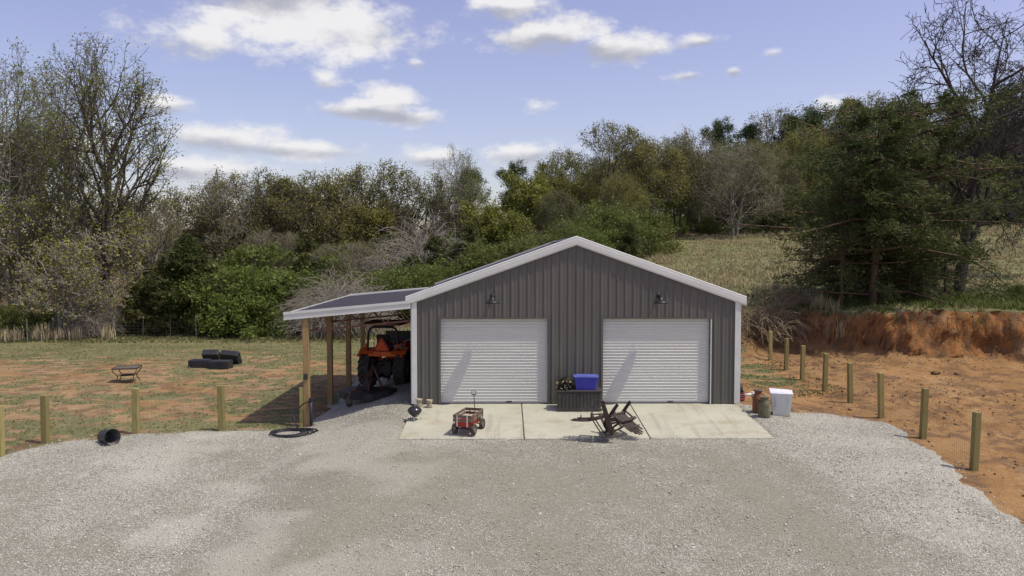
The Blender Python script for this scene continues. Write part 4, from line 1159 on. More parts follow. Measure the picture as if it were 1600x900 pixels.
# milk cans
def milk_can(name, px, py, yy, h, rad, mat, lid, label):
    p0 = at_depth(px, py, yy); z = gz(p0.x, yy) + .035
    t = tag(empty(name, (p0.x, yy, z)), label, 'milk can')
    MB().lathe([(.001, 0), (rad, 0), (rad * 1.02, .02), (rad, .04), (rad, h * .60), (rad * .97, h * .66), (rad * .72, h * .80), (rad * .66, h * .84), (rad * .66, h * .92), (rad * .80, h * .95), (.001, h * .95)], 26).build('body', MATS[mat], t)
    MB().lathe([(rad * .62, h * .93), (rad * .86, h * .96), (rad * .88, h * .985), (rad * .7, h), (rad * .3, h * .985), (.001, h * .98)], 26).build('lid', MATS[lid], t)
    for s in (-1, 1):
        MB().tube([(s * rad * .80, 0, h * .78), (s * rad * 1.12, 0, h * .80), (s * rad * 1.14, 0, h * .68), (s * rad * .95, 0, h * .64)], .014, 6).build('handle', MATS[mat], t)
    for zz in (.12, .55): MB().lathe([(rad * .99, h * zz - .008), (rad * 1.03, h * zz), (rad * .99, h * zz + .008)], 26).build('hoop', MATS[mat], t)
milk_can('milk_can', 1184, 648, 21.45, .62, .145, 'can_rust', 'can_lid', 'taller rusty brown milk can beside the slab')
milk_can('milk_can', 1194, 655, 20.98, .56, .155, 'can_green', 'can_green', 'flaking green rusted milk can in front of the brown one')
# white bin
wb = at_depth(1221, 650, 21.25); wz = gz(wb.x, 21.25) + .03
t = tote('storage_bin', (wb.x, 21.3, wz), R(-14), .54, .44, .60, .80, ('bin_white', 'bin_lid'), 'white plastic storage bin with warped lid beside milk cans', 'bin', lid=False)
l = MB(); l.box((0, .02, .625), (.60, .48, .03), Euler((R(6), R(3), 0)).to_matrix()); l.build('lid', MATS['bin_lid'], t, bevel=.012)
hb = at_depth(1229, 653, 20.98)
tag(MB().tube([(.10 * math.cos(a), .03 * math.sin(a), .055 + .05 * math.sin(a)) for a in [2 * math.pi * k / 16 for k in range(16)]], .012, 6, closed=True).build('wire_ring', MATS['handle_tan'], loc=(hb.x, 20.95, gz(hb.x, 20.95) + .03)), 'small tan loop leaning on the white bin', 'loop')
# stacked pots behind the corner
sp_ = tag(empty('pot_stack', (6.83, 23.05, gz(6.83, 23.05))), 'leaning stack of dark nursery pots behind the right corner', 'pots')
M0 = Matrix.Rotation(R(-7), 4, 'Y')
for i, (z0, r0, r1, h, mt) in enumerate(((0, .15, .19, .09, 'pot_red'), (.085, .17, .185, .07, 'pot_black'), (.15, .165, .18, .06, 'pot_red'), (.20, .14, .175, .05, 'pot_black'), (.24, .155, .075, .40, 'pot_black'))):
    MB().lathe([(.001, z0), (r0, z0), (r1, z0 + h), (r1 - .015, z0 + h), (.001, z0 + h - .01)], 20, M0).build('pot', MATS[mt], sp_)
for (px, py, sc) in ((1172, 618, .11), (1180, 615, .08)):
    p0 = on_ground(px, py); rr = random.Random(px)
    mb = MB(); nv = []
    for k in range(9):
        a = 2 * math.pi * k / 9; q_ = sc * rr.uniform(.7, 1.6); nv.append((q_ * math.cos(a) * 1.6, q_ * math.sin(a), 0.01))
    mb.poly(nv, ext=(.01, 0, .035)); mb.add([(v[0] * .6, v[1] * .6, .07 * rr.uniform(.6, 1)) for v in nv], [tuple(range(9))])
    tag(mb.build('rag', MATS['rag_white'], loc=(p0.x, p0.y, p0.z)), 'larger crumpled white scrap on the dirt by the corner' if sc > .1 else 'smaller white scrap on the dirt beyond the milk cans', 'scrap')

# ------------------------------------------------------------------ left: hose, pipe, pot, table, crates
hc = on_ground(456, 680); pts = []
rr = random.Random(9)
for k in range(150):
    a = k * .26; rad = .40 + .11 * math.sin(k * .11) + .05 * math.sin(k * .37)
    x_ = hc.x + rad * 1.25 * math.cos(a); y_ = hc.y + rad * .95 * math.sin(a)
    pts.append((x_, y_, gz(x_, y_) + .045 + .03 * (math.sin(k * .15) + 1) * .7))
tail = [(pts[-1][0], pts[-1][1], pts[-1][2])]
pipe_x, pipe_y = PX + .15, PY[0] - .14
pz = gz(pipe_x, pipe_y)
pts += [(lerp(pts[-1][0], pipe_x - .5, f), lerp(pts[-1][1], pipe_y - .05, f), lerp(pts[-1][2], pz + .38, f * f)) for f in (.3, .6, 1)]
pts += [(pipe_x - .2, pipe_y, pz + .66), (pipe_x - .05, pipe_y, pz + .72)]
tag(MB().tube(pts, .017, 6).build('garden_hose', MATS['hose_black']), 'black garden hose coiled on gravel by the front post', 'hose')
hy = tag(empty('water_hydrant', (pipe_x, pipe_y, pz)), 'dark blue yard hydrant pipe beside the front lean-to post', 'hydrant')
MB().tube([(0, 0, -.05), (0, 0, .74)], .045, 10).build('riser', MATS['pipe_blue'], hy)
MB().box((0, -.01, .77), (.09, .11, .10)).build('head', MATS['pipe_blue'], hy, bevel=.015)
MB().tube([(0, -.02, .80), (.02, -.10, .86), (.02, -.22, .84)], .014, 6).build('lever', MATS['dark_steel'], hy)
bp = on_ground(169, 693); Mp = Matrix.Rotation(R(-62), 4, 'Z') @ Matrix.Rotation(R(-84), 4, 'X')
pt_ = tag(empty('nursery_pot', (bp.x, bp.y, bp.z + .20)), 'empty black plastic nursery pot lying on the gravel', 'pot')
MB().lathe([(.001, -.24), (.165, -.24), (.20, .20), (.215, .20), (.215, .235), (.20, .235), (.155, -.22), (.001, -.22)], 26, Matrix.Rotation(R(-38), 4, 'Z') @ Matrix.Rotation(R(84), 4, 'Y')).build('pot', MATS['pot_black'], pt_)
tp = on_ground(199, 596); tb = tag(empty('patio_table', tuple(tp), R(12)), 'small dark metal patio table standing in the field', 'table')
MB().box((0, 0, .56), (.84, .84, .015)).build('table_top', MATS['table_glass'], tb)
rm = MB()
for s in (-1, 1): rm.bar((s * .43, -.445, .56), (s * .43, .445, .56), .03, .04); rm.bar((-.415, s * .43, .56), (.415, s * .43, .56), .03, .04)
rm.build('rim', MATS['table_metal'], tb)
for sx in (-1, 1):
    for sy in (-1, 1):
        MB().tube([(sx * .42, sy * .42, .55), (sx * .41, sy * .41, .46), (sx * .34, sy * .34, .36), (sx * .28, sy * .28, .28), (sx * .28, sy * .28, .18), (sx * .33, sy * .33, .08), (sx * .37, sy * .37, 0)], .017, 6).build('leg', MATS['table_metal'], tb)
MB().tube([(.29, .29, .27), (-.29, .29, .27), (-.29, -.29, .27), (.29, -.29, .27)], .012, 6, closed=True).box((0, 0, .27), (.45, .45, .01)).build('stretcher', MATS['table_metal'], tb)
CR = [(309, 575, 0, (0, 0, R(4)), 'flat black crate at the left of the four in the field'),
      (341, 576, 0, (0, 0, R(-2)), 'flat black crate in front, right of the leftmost crate'),
      (327, 567, .9, (R(-50), R(0), R(3)), 'tilted black crate behind the two flat ones'),
      (357, 569, .75, (R(-58), R(4), R(-12)), 'black crate at far right of the four, standing on edge')]
for (px, py, lift, rot, lab) in CR:
    p0 = on_ground(px, py); up = .16 if not lift else .27
    t = tag(empty('black_crate', (p0.x, p0.y + .30, gz(p0.x, p0.y + .3) + up), rot=rot), lab, 'crate', 'black crates in the field')
    w = .86 if lift != .9 else .72
    MB().box((0, 0, 0), (w, .62, .31)).build('body', MATS['crate_black'], t, bevel=.03)
    MB().box((0, 0, .165), (w - .03, .59, .02)).build('top_panel', MATS['crate_black'], t, bevel=.008)
    for s in (-1, 1): MB().box((s * (w / 2 + .003), 0, .02), (.012, .2, .07)).build('side_grip', MATS['dark_steel'], t)

# ------------------------------------------------------------------ fences
def fence_post(x, y, h, label, group, w=.13, mat='fence_wood', tilt=0.0):
    z = gz(x, y)
    mb = MB(); mb.poly([(-w / 2, -w / 2, -.3), (w / 2, -w / 2, -.3), (w / 2, w / 2, -.3), (-w / 2, w / 2, -.3)], ext=(tilt, tilt * .3, h + .3))
    return tag(mb.build('fence_post', MATS[mat], loc=(x, y, z), bevel=.01), label, 'fence post', group)
ordn = ['nearest', 'second', 'third', 'fourth', 'fifth', 'sixth', 'seventh', 'farthest']
right = [(9.62, 16.35), (10.22, 19.55), (10.20, 21.6), (10.82, 25.1), (10.62, 26.5), (10.42, 28.0), (10.75, 30.6), (11.05, 33.1)]
RP = []
for (px, py, d_) in ((1521, 734, 16.6), (1441, 690, 19.3), (1377, 658, 21.7), (1329, 631, 24.0), (1288, 614, 26.0), (1253, 595, 28.3), (1228, 577, 30.6), (1204, 560, 33.2)):
    RP.append((at_depth(px, py, d_).x, d_))
rr = random.Random(2)
for i, (x, y) in enumerate(RP):
    lab = f'{ordn[i]} weathered yellow-green wooden post of the row on the right clay yard'
    if 0 < i < 7: lab = f'{ordn[i]} wooden post from the camera in the right clay yard row'
    h = 1.24
    fence_post(x, y, h, lab, 'wooden posts on the right clay yard', .135, tilt=rr.uniform(-.06, .06))
LP = []
for (px, py, d_) in ((0, 714, 19.2), (71, 691, 20.4), (213, 677, 21.3), (347, 673, 21.7)):
    p0 = on_ground(px, py); LP.append((p0.x, p0.y))
llab = ['wooden fence post cut off by the left frame edge', 'wooden fence post left of the black pot, second from left', 'wooden fence post between the black pot and the hose, third from left', 'wooden fence post nearest the lean-to, bright yellow']
for (x, y), lab in zip(LP, llab): fence_post(x, y, 1.25, lab, 'wooden posts beside the left field', .155, tilt=rr.uniform(-.03, .03))
fence_post(PX - .14, PY[0] - .05, 1.12, 'short yellow post fixed against the front lean-to post', None, .10)
def wire_run(pts, h, dx, dz, rad, label, name='wire_fence'):
    mb = MB(); rw = random.Random(3)
    for (ax, ay), (bx, by) in zip(pts[:-1], pts[1:]):
        L = math.hypot(bx - ax, by - ay); n = max(2, int(L / dx)); px_, py_ = -(by - ay) / L, (bx - ax) / L
        tri = [(0, 1), (.87, -.5), (-.87, -.5)]
        za, zb = gz(ax, ay), gz(bx, by)
        for k in range(n + 1):
            f = k / n; x, y = lerp(ax, bx, f), lerp(ay, by, f); z = lerp(za, zb, f)
            vs = [(x + px_ * v * rad + (bx - ax) / L * u * rad, y + py_ * v * rad + (by - ay) / L * u * rad, z + zz) for zz in (.02, h) for u, v in tri]
            mb.add(vs, [(0, 1, 4, 3), (1, 2, 5, 4), (2, 0, 3, 5)])
        for j in range(int(h / dz) + 1):
            zz = .03 + j * dz
            vs = [(x + px_ * u * rad, y + py_ * u * rad, z + zz + v * rad) for (x, y, z) in ((ax, ay, za), (bx, by, zb)) for u, v in tri]
            mb.add(vs, [(0, 1, 4, 3), (1, 2, 5, 4), (2, 0, 3, 5)])
    return tag(mb.build(name, MATS['wire']), label, 'wire fence')
wire_run([(LP[0][0] - 3, LP[0][1] - 1.1)] + LP + [(PX - .15, PY[0])], 1.12, .10, .10, .0012, 'thin welded wire mesh along the left wooden posts')
wire_run([(PX - .09, PY[0]), (PX - .09, PY[3])], 1.1, .10, .10, .0016, 'thin welded wire mesh along the lean-to posts')
wire_run([(x + .08, y) for x, y in RP[:6]], 1.15, .10, .10, .0014, 'thin welded wire mesh along the right wooden posts')
TP = []
for (px, dd) in ((42, 45.5), (83, 46), (128, 46.5), (176, 47.5), (222, 48), (266, 48.5), (306, 48.5), (391, 49.5), (432, 50), (474, 50.5)):
    TP.append((at_depth(px, 500, dd).x, dd))
tn = ['first', 'second', 'third', 'fourth', 'fifth', 'sixth', 'seventh', 'eighth', 'ninth', 'tenth']
for i, (x, y) in enumerate(TP):
    mb = MB(); h = 1.25; l_ = rr.uniform(-.09, .09)
    z = gz(x, y)
    mb.bar((0, 0, -.2), (l_, 0, h), .05, .012, (0, 1, 0)).bar((0, .02, -.2), (l_, .02, h), .012, .04, (0, 1, 0))
    t = empty('steel_post', (x, y, z)); tag(t, f'{tn[i]} thin steel post from the left on the far fence line', 'fence post', 'thin steel posts of the far fence')
    mb.build('stake', MATS['tpost' if i % 3 else 'rim_grey'], t)
    MB().bar((l_, 0, h - .02), (l_ * 1.08, 0, h + .09), .055, .05, (0, 1, 0)).build('cap', MATS['rim_grey'], t)
wire_run(TP, 1.05, .22, .18, .0022, 'faint wire netting on the far field fence')

# clods on the clay yard
rr = random.Random(21); n = 0
for k, (px, py) in enumerate(((1461, 586), (1496, 586), (1440, 601), (1478, 608), (1496, 622))):
    p0 = on_ground(px, py, -.3); sc = (.17, .12, .07, .06, .13)[k]
    bm2 = bmesh.new(); bmesh.ops.create_icosphere(bm2, subdivisions=2, radius=sc)
    for v in bm2.verts: v.co *= 1 + (float(fbm(v.co.x * 9 + k * 5, v.co.y * 9 + v.co.z * 7, 1, 3)) - .5) * .9; 
    for v in bm2.verts: v.co.z *= .65
    me = bpy.data.meshes.new('clay_clod'); bm2.to_mesh(me); bm2.free(); me.materials.append(MATS['rock_red'])
    tag(link('clay_clod', me, loc=(p0.x, p0.y, p0.z + sc * .2)), ['largest lump of clay below the bank on the right', 'clay lump just right of the largest lump', 'small clay lump left of the others', 'smallest clay lump amid the right clay yard', 'clay lump nearest the camera on right clay yard'][k], 'clod', 'clay clods on the right yard')

# ------------------------------------------------------------------ trees
def norm(v):
    l = math.sqrt(v[0] * v[0] + v[1] * v[1] + v[2] * v[2]) or 1.0
    return (v[0] / l, v[1] / l, v[2] / l)
def tilt_from(d, ang, az):
    """direction at angle ang from d, rotated az round it"""
    a = (0, 0, 1) if abs(d[2]) < .9 else (1, 0, 0)
    u = norm((d[1] * a[2] - d[2] * a[1], d[2] * a[0] - d[0] * a[2], d[0] * a[1] - d[1] * a[0]))
    w = (d[1] * u[2] - d[2] * u[1], d[2] * u[0] - d[0] * u[2], d[0] * u[1] - d[1] * u[0])
    c, s, ca, sa = math.cos(ang), math.sin(ang), math.cos(az), math.sin(az)
    return tuple(d[i] * c + (u[i] * ca + w[i] * sa) * s for i in range(3))
def grow(seed, stems, L, env=None):
    """stems: (pos, dir, length, radius); L: one dict for each level"""
    rg = random.Random(seed); g = rg.gauss
    segs, tips = [], []
    stack = [(p, norm(d), l, r, 0) for (p, d, l, r) in stems]
    top = len(L) - 1
    while stack:
        p, d, ln, r, lv = stack.pop()
        q = L[lv]; n = q['n']; st = ln / n; tp = q.get('taper', .25); jt = q['jit']; tr = q.get('trop', 0.0)
        kid = L[lv + 1] if lv < top else None
        nodes = []
        for i in range(n):
            d = norm((d[0] + g(0, jt), d[1] + g(0, jt), d[2] + g(0, jt) + tr))
            e = (p[0] + d[0] * st, p[1] + d[1] * st, p[2] + d[2] * st)
            ra = r * (1 - (1 - tp) * i / n); rb = r * (1 - (1 - tp) * (i + 1) / n)
            segs.append((*p, *e, ra, rb)); nodes.append((p, e, d, ra))
            if lv == top and i >= n * .3: tips.append((*e, *d))
            p = e
        if kid:
            k = kid['kids']; k = int(k) + (rg.random() < k - int(k)); az = rg.uniform(0, 6.28); s0 = kid.get('start', .3)
            for j in range(k):
                f = s0 + (1 - s0) * (j + rg.random()) / k
                f = min(f, .999); i = int(f * n); a, b, dd, ra = nodes[i]; t = f * n - i
                pos = tuple(a[m] + (b[m] - a[m]) * t for m in range(3))
                az += 2.4 + g(0, .5)
                an = R(max(8, g(*kid['ang'])))
                fall = 1 - kid.get('drop', .5) * (f - s0) / (1 - s0 + 1e-6)
                l2 = ln * kid['len'] * fall * rg.uniform(.75, 1.2)
                nd = tilt_from(dd, an, az)
                if env:
                    (ez, ex, eh) = env
                    a_ = (nd[0] ** 2 + nd[1] ** 2) / ex ** 2 + nd[2] ** 2 / eh ** 2
                    b_ = (pos[0] * nd[0] + pos[1] * nd[1]) / ex ** 2 + (pos[2] - ez) * nd[2] / eh ** 2
                    c_ = (pos[0] ** 2 + pos[1] ** 2) / ex ** 2 + (pos[2] - ez) ** 2 / eh ** 2 - 1
                    dis = b_ * b_ - a_ * c_
                    reach = (-b_ + math.sqrt(dis)) / a_ if dis > 0 and c_ < 0 else .4
                    reach = max(reach, .25) * rg.uniform(.85, 1.08)
                    l2 = reach * .85 if lv == 0 else (min(l2 * 1.9, reach * .92) if lv == 1 else min(l2, reach))
                stack.append((pos, nd, l2, max(min(ra * .85, r * kid['rad'] * rg.uniform(.8, 1.15)), .004), lv + 1))
    return np.array(segs), np.array(tips)
def tubes(S, minr=.006):
    """segments to open prisms, thick ones with six sides, thin ones with three"""
    Vs, Fs, base = [], [], 0
    S = S.copy(); S[:, 6:8] = np.maximum(S[:, 6:8], minr)
    for sides, sel in ((6, S[:, 6] > .07), (3, S[:, 6] <= .07)):
        Q = S[sel]
        if not len(Q): continue
        a, b = Q[:, :3], Q[:, 3:6]; d = b - a; L = np.linalg.norm(d, axis=1, keepdims=True) + 1e-9; d = d / L
        ref = np.where(np.abs(d[:, 2:3]) < .9, np.array([[0, 0, 1.]]), np.array([[1., 0, 0]]))
        u = np.cross(d, ref); u /= np.linalg.norm(u, axis=1, keepdims=True) + 1e-9; w = np.cross(d, u)
        an = np.arange(sides) * 2 * np.pi / sides
        ring = u[:, None] * np.cos(an)[None, :, None] + w[:, None] * np.sin(an)[None, :, None]
        A = (a - d * L * .03)[:, None] + ring * Q[:, 6][:, None, None]; B = (b + d * L * .03)[:, None] + ring * Q[:, 7][:, None, None]
        V = np.concatenate([A, B], 1).reshape(-1, 3)
        k = np.arange(sides); f = np.stack([k, (k + 1) % sides, (k + 1) % sides + sides, k + sides], -1)
        F = (f[None] + (np.arange(len(Q)) * 2 * sides)[:, None, None]).reshape(-1, 4) + base
        Vs.append(V); Fs.append(F); base += len(V)
    return np.concatenate(Vs), np.concatenate(Fs)
def leaf_quads(C, D, size, asp, seed, bias=.5):
    """diamond leaves at C, roughly along D"""
    r = np.random.RandomState(seed); n = len(C)
    d = D * bias + r.normal(0, 1, (n, 3)) * (1 - bias * .6); d /= np.linalg.norm(d, axis=1, keepdims=True) + 1e-9
    u = np.cross(d, r.normal(0, 1, (n, 3))); u /= np.linalg.norm(u, axis=1, keepdims=True) + 1e-9
    s = size * r.uniform(.55, 1.35, (n, 1))
    V = np.stack([C - d * s * .5, C + u * s * asp * .5 - d * s * .05, C + d * s * .5, C - u * s * asp * .5 - d * s * .05], 1).reshape(-1, 3)
    F = np.arange(n * 4).reshape(n, 4)
    return V, F
PROTO = {}
def proto(name, S, bark, leafV=None, leafF=None, leafmat=None, H=None, minr=.006):
    V, F = tubes(S, minr)
    tm = np_mesh(name + '_trunk', V, F, MATS[bark], True)
    cm = np_mesh(name + '_crown', leafV, leafF, MATS[leafmat]) if leafV is not None else None
    allz = V[:, 2].max() if leafV is None else max(V[:, 2].max(), leafV[:, 2].max())
    PROTO[name] = (tm, cm, H or float(allz))
def split_twigs(S, thr):
    return S[S[:, 6] >= thr], S[S[:, 6] < thr]
def tipleaves(T, per, spread, size, asp, seed, keep=1.0):
    r = np.random.RandomState(seed)
    if keep < 1: T = T[r.rand(len(T)) < keep]
    C = np.repeat(T[:, :3], per, 0); D = np.repeat(T[:, 3:6], per, 0)
    C = C + r.normal(0, spread, C.shape)
    return leaf_quads(C, D, size, asp, seed + 1, .3)

def hardwood(name, seed, H, stems, limb, leaf, bark, per, size, spread, keep=1.0, fine=5, minr=.012, spread_ang=48, lm=None, start=.35, env=None, up=1.0):
    L = [dict(n=9, jit=.05, trop=.04, taper=.3),
         dict(kids=limb, start=start, ang=(spread_ang, 9), len=.52, drop=.35, rad=.42, n=8, jit=.10, trop=.055 * up),
         dict(kids=7, start=.25, ang=(42, 12), len=.48, drop=.4, rad=.45, n=6, jit=.13, trop=.045 * up),
         dict(kids=6, start=.2, ang=(42, 14), len=.46, drop=.3, rad=.5, n=4, jit=.16, trop=.03 * up),
         dict(kids=fine, start=.15, ang=(44, 15), len=.5, drop=.2, rad=.55, n=2, jit=.2, trop=.0)]
    st = []
    rg = random.Random(seed)
    for k in range(stems):
        a = rg.uniform(0, 6.28); t = .0 if stems == 1 else .14
        st.append(((.2 * math.cos(a) * (stems > 1), .2 * math.sin(a) * (stems > 1), -.3), (t * math.cos(a), t * math.sin(a), 1), H * rg.uniform(.62, .70), H * (.019 if stems == 1 else .014)))
    S, T = grow(seed, st, L, env)
    if leaf: V, F = tipleaves(T, per, spread, size, .6, seed + 3, keep); proto(name, S, bark, V, F, leaf, minr=minr)
    else: proto(name, S, bark, minr=minr)

# tall sparse trees, new leaves just out
hardwood('tall_a', 101, 18, 1, 17, 'leaf_young', 'bark_dark', 4, .14, .2, keep=.7, fine=4, minr=.012, spread_ang=36, start=.16, env=(10.2, 4.4, 8.2), up=1.9)
hardwood('tall_b', 107, 18, 2, 11, 'leaf_young', 'bark_grey', 5, .14, .22, keep=.75, fine=4, minr=.012, spread_ang=34, start=.16, env=(10, 4.2, 8.4), up=1.8)
# spreading oaks with olive-gold catkins
hardwood('oak_a', 211, 14, 1, 9, 'leaf_olive', 'bark_dark', 5, .19, .24, keep=.8, minr=.02, spread_ang=50, start=.35, env=(7.6, 6.6, 6.6))
hardwood('oak_b', 223, 14, 2, 8, 'leaf_olive', 'bark_dark', 6, .20, .30, keep=.95, minr=.02, spread_ang=52, start=.2, env=(7.0, 5.2, 7.0))
# nearly bare hardwoods, brown buds
hardwood('bare_a', 307, 13, 1, 9, 'leaf_bud', 'bark_grey', 4, .15, .22, keep=.85, minr=.018, spread_ang=44, start=.25, env=(7.2, 4.4, 6.2))
hardwood('bare_b', 311, 13, 2, 8, 'leaf_bud', 'bark_dark', 5, .17, .28, keep=.95, minr=.018, spread_ang=42, start=.15, env=(6.6, 4.6, 6.6))
hardwood('round_a', 331, 12, 3, 8, 'leaf_bud', 'bark_pale', 5, .14, .28, keep=1.0, minr=.018, spread_ang=56, start=.1, env=(5.6, 6.2, 6.2))
hardwood('lime_a', 401, 9, 2, 9, 'leaf_lime', 'bark_dark', 3, .24, .25, keep=.9, fine=4, minr=.016, spread_ang=50, start=.18)
hardwood('dogwood', 421, 7, 2, 8, 'leaf_yellow', 'bark_pale', 2, .125, .2, keep=.45, fine=4, minr=.012, spread_ang=62, start=.2)

def conifer(name, seed, H, Rm, limbs, sprays, quads, leaf, bark, size, asp, shape, up=.15, clump=.12, droop=0.0, stems=1, z0=.04, inner=.3, minr=.012):
    rg = np.random.RandomState(seed); segs = []; C = []; D = []
    for s in range(stems):
        ox, oy = (0, 0) if stems == 1 else (Rm * .42 * math.cos(2.4 * s + seed), Rm * .3 * math.sin(2.4 * s + seed)); hh = H * (1 if s == 0 else rg.uniform(.68, .95))
        lx, ly = rg.normal(0, .03, 2) * H
        pts = [(ox + lx * f + rg.normal(0, .04), oy + ly * f + rg.normal(0, .04), -.3 + (hh + .2) * f) for f in np.linspace(0, 1, 9)]
        for i in range(8): segs.append((*pts[i], *pts[i + 1], hh * .018 * (1 - i / 8.6), hh * .018 * (1 - (i + 1) / 8.6)))
        for k in range(limbs // stems):
            f = z0 + (.985 - z0) * rg.rand() ** .9; az = rg.uniform(0, 6.283)
            rad = Rm * shape(f) * rg.uniform(.5, 1.15) * (1 if s == 0 else .8) * (1 + .35 * math.sin(az * 2 + seed) * .6)
            i = min(int(f * 8), 7); t = f * 8 - i
            p = np.array(pts[i]) * (1 - t) + np.array(pts[i + 1]) * t
            dr = np.array([math.cos(az), math.sin(az), up + rg.normal(0, .12)])
            n = 4; q = p.copy(); r0 = max(.012, rad * .016)
            path = [p]
            for j in range(n):
                dr = dr + rg.normal(0, .13, 3) + np.array([0, 0, -droop / n]); dr /= np.linalg.norm(dr)
                q2 = q + dr * rad / n
                segs.append((*q, *q2, r0 * (1 - j / 5), r0 * (1 - (j + 1) / 5))); q = q2; path.append(q2)
            path = np.array(path)
            tt = inner + (1 - inner) * rg.rand(sprays) ** .75 * 1.0
            ii = np.minimum((tt * n).astype(int), n - 1); ff = (tt * n - ii)[:, None]
            c = path[ii] * (1 - ff) + path[ii + 1] * ff + rg.normal(0, clump * (1 + rad * .25), (sprays, 3))
            c = np.repeat(c, quads, 0); c = c + rg.normal(0, clump * .8, c.shape)
            C.append(c); D.append(np.tile(dr + np.array([0, 0, .35]), (len(c), 1)))
    C = np.concatenate(C); D = np.concatenate(D); ok = C[:, 2] > .02
    V, F = leaf_quads(C[ok], D[ok], size, asp, seed + 2, .55)
    proto(name, np.array(segs), bark, V, F, leaf, minr=minr)
egg = lambda f: (f / .3) ** .5 if f < .3 else ((1 - f) / .7) ** .8
conifer('cedar_a', 51, 6, 2.2, 170, 12, 8, 'leaf_cedar', 'bark_brown', .26, .3, egg, up=.45, clump=.10)
conifer('cedar_b', 57, 6, 2.7, 190, 12, 8, 'leaf_cedar', 'bark_brown', .26, .3, lambda f: egg(f) * (.8 + .3 * math.sin(f * 17)), up=.4, clump=.12, stems=2)
wide = lambda f: max(.05, 1 - ((f - .32) / .70) ** 2) ** .5
conifer('cedar_big', 61, 10, 5.2, 300, 24, 11, 'leaf_bigcedar', 'bark_brown', .17, .26, lambda f: wide(f) * (.72 + .36 * math.sin(f * 23)), up=.14, clump=.095, droop=.28, stems=3, z0=.05, inner=.28, minr=.014)
conifer('cedar_low', 67, 6, 3.4, 130, 18, 10, 'leaf_bigcedar', 'bark_brown', .16, .26, lambda f: wide(f) * (.7 + .36 * math.sin(f * 15 + 2)), up=.1, clump=.13, droop=.2, stems=2, z0=.12, inner=.35)
pine = lambda f: 0.0 if f < .4 else (.9 if f < .75 else .9 * ((1 - f) / .25) ** .6 + .1)
conifer('pine_a', 71, 17, 3.0, 50, 8, 34, 'leaf_pine', 'bark_brown', .36, .24, pine, up=.25, clump=.30, z0=.42, inner=.4, minr=.03)
conifer('pine_b', 73, 17, 3.3, 44, 8, 34, 'leaf_pine', 'bark_brown', .36, .24, lambda f: pine(f) * (.75 + .35 * math.sin(f * 29)), up=.2, clump=.32, z0=.5, inner=.45, minr=.03)

def shrub(name, seed, H, Rm, clumps, per, leaf, bark, size, asp=.55, squash=1.0):
    rg = np.random.RandomState(seed); segs = []; C = []; D = []
    for k in range(clumps):
        az = rg.uniform(0, 6.283); el = math.asin(rg.uniform(-.05, 1)); rr = rg.uniform(.45, 1.0) ** .6 * (1 + .3 * math.sin(3 * az + seed) * math.cos(el) + .2 * math.sin(5 * el + 2 * az))
        c = np.array([math.cos(az) * math.cos(el) * Rm * rr, math.sin(az) * math.cos(el) * Rm * rr * squash, .12 * H + math.sin(el) * H * .82 * rr])
        o = np.array([c[0] * .15, c[1] * .15, 0]); mid = (o + c) / 2 + np.array([0, 0, .15 * H]) * rg.rand() + rg.normal(0, .1, 3)
        segs.append((*o, *mid, .03, .018)); segs.append((*mid, *c, .018, .008))
        m = int(per * rg.uniform(.6, 1.4)); sz_ = rg.uniform(.16, .34) * (H / 4) ** .5
        q = c + rg.normal(0, sz_, (m, 3)) * np.array([1, 1, .75]); C.append(q); D.append(np.tile(c / (np.linalg.norm(c) + .1) + np.array([0, 0, .4]), (m, 1)))
    C = np.concatenate(C); D = np.concatenate(D); ok = C[:, 2] > .0
    V, F = leaf_quads(C[ok], D[ok], size, asp, seed + 1, .35)
    proto(name, np.array(segs), bark, V, F, leaf)
shrub('shrub_a', 81, 4, 2.2, 230, 70, 'leaf_shrub', 'bark_dark', .17)
shrub('shrub_b', 83, 4, 2.6, 210, 70, 'leaf_shrub', 'bark_dark', .18, .5)

def tangle(name, seed, H, Rm, n, bark, rad=.014):
    rg = random.Random(seed); segs = []
    for k in range(n):
        az = rg.uniform(0, 6.28); b = rg.uniform(0, .55) * Rm
        p = (b * math.cos(az) * 1.0, b * math.sin(az), rg.uniform(0, .5) * H * (1 - b / Rm))
        a2 = az + rg.gauss(0, .8); d = norm((math.cos(a2) * rg.uniform(.2, .8), math.sin(a2) * rg.uniform(.2, .8), rg.uniform(.6, 1.5)))
        L = rg.uniform(.35, 1.0) * H * 1.15; m = 9
        for j in range(m):
            d = norm((d[0] + rg.gauss(0, .2), d[1] + rg.gauss(0, .2), d[2] - .26 + rg.gauss(0, .16)))
            e = tuple(p[i] + d[i] * L / m for i in range(3))
            if e[2] < .05 or (e[0] ** 2 + e[1] ** 2) / Rm ** 2 + (e[2] / H) ** 2 > rg.uniform(.75, 1.1): break
            r0 = rad * (1.2 - j / m * .8); segs.append((*p, *e, r0, r0 * .9)); p = e
    proto(name, np.array(segs), bark, minr=.006)
tangle('tangle_a', 91, 3.6, 3.2, 1250, 'bark_pale', .010)
tangle('tangle_b', 93, 1.3, 1.5, 170, 'bark_straw', .008)

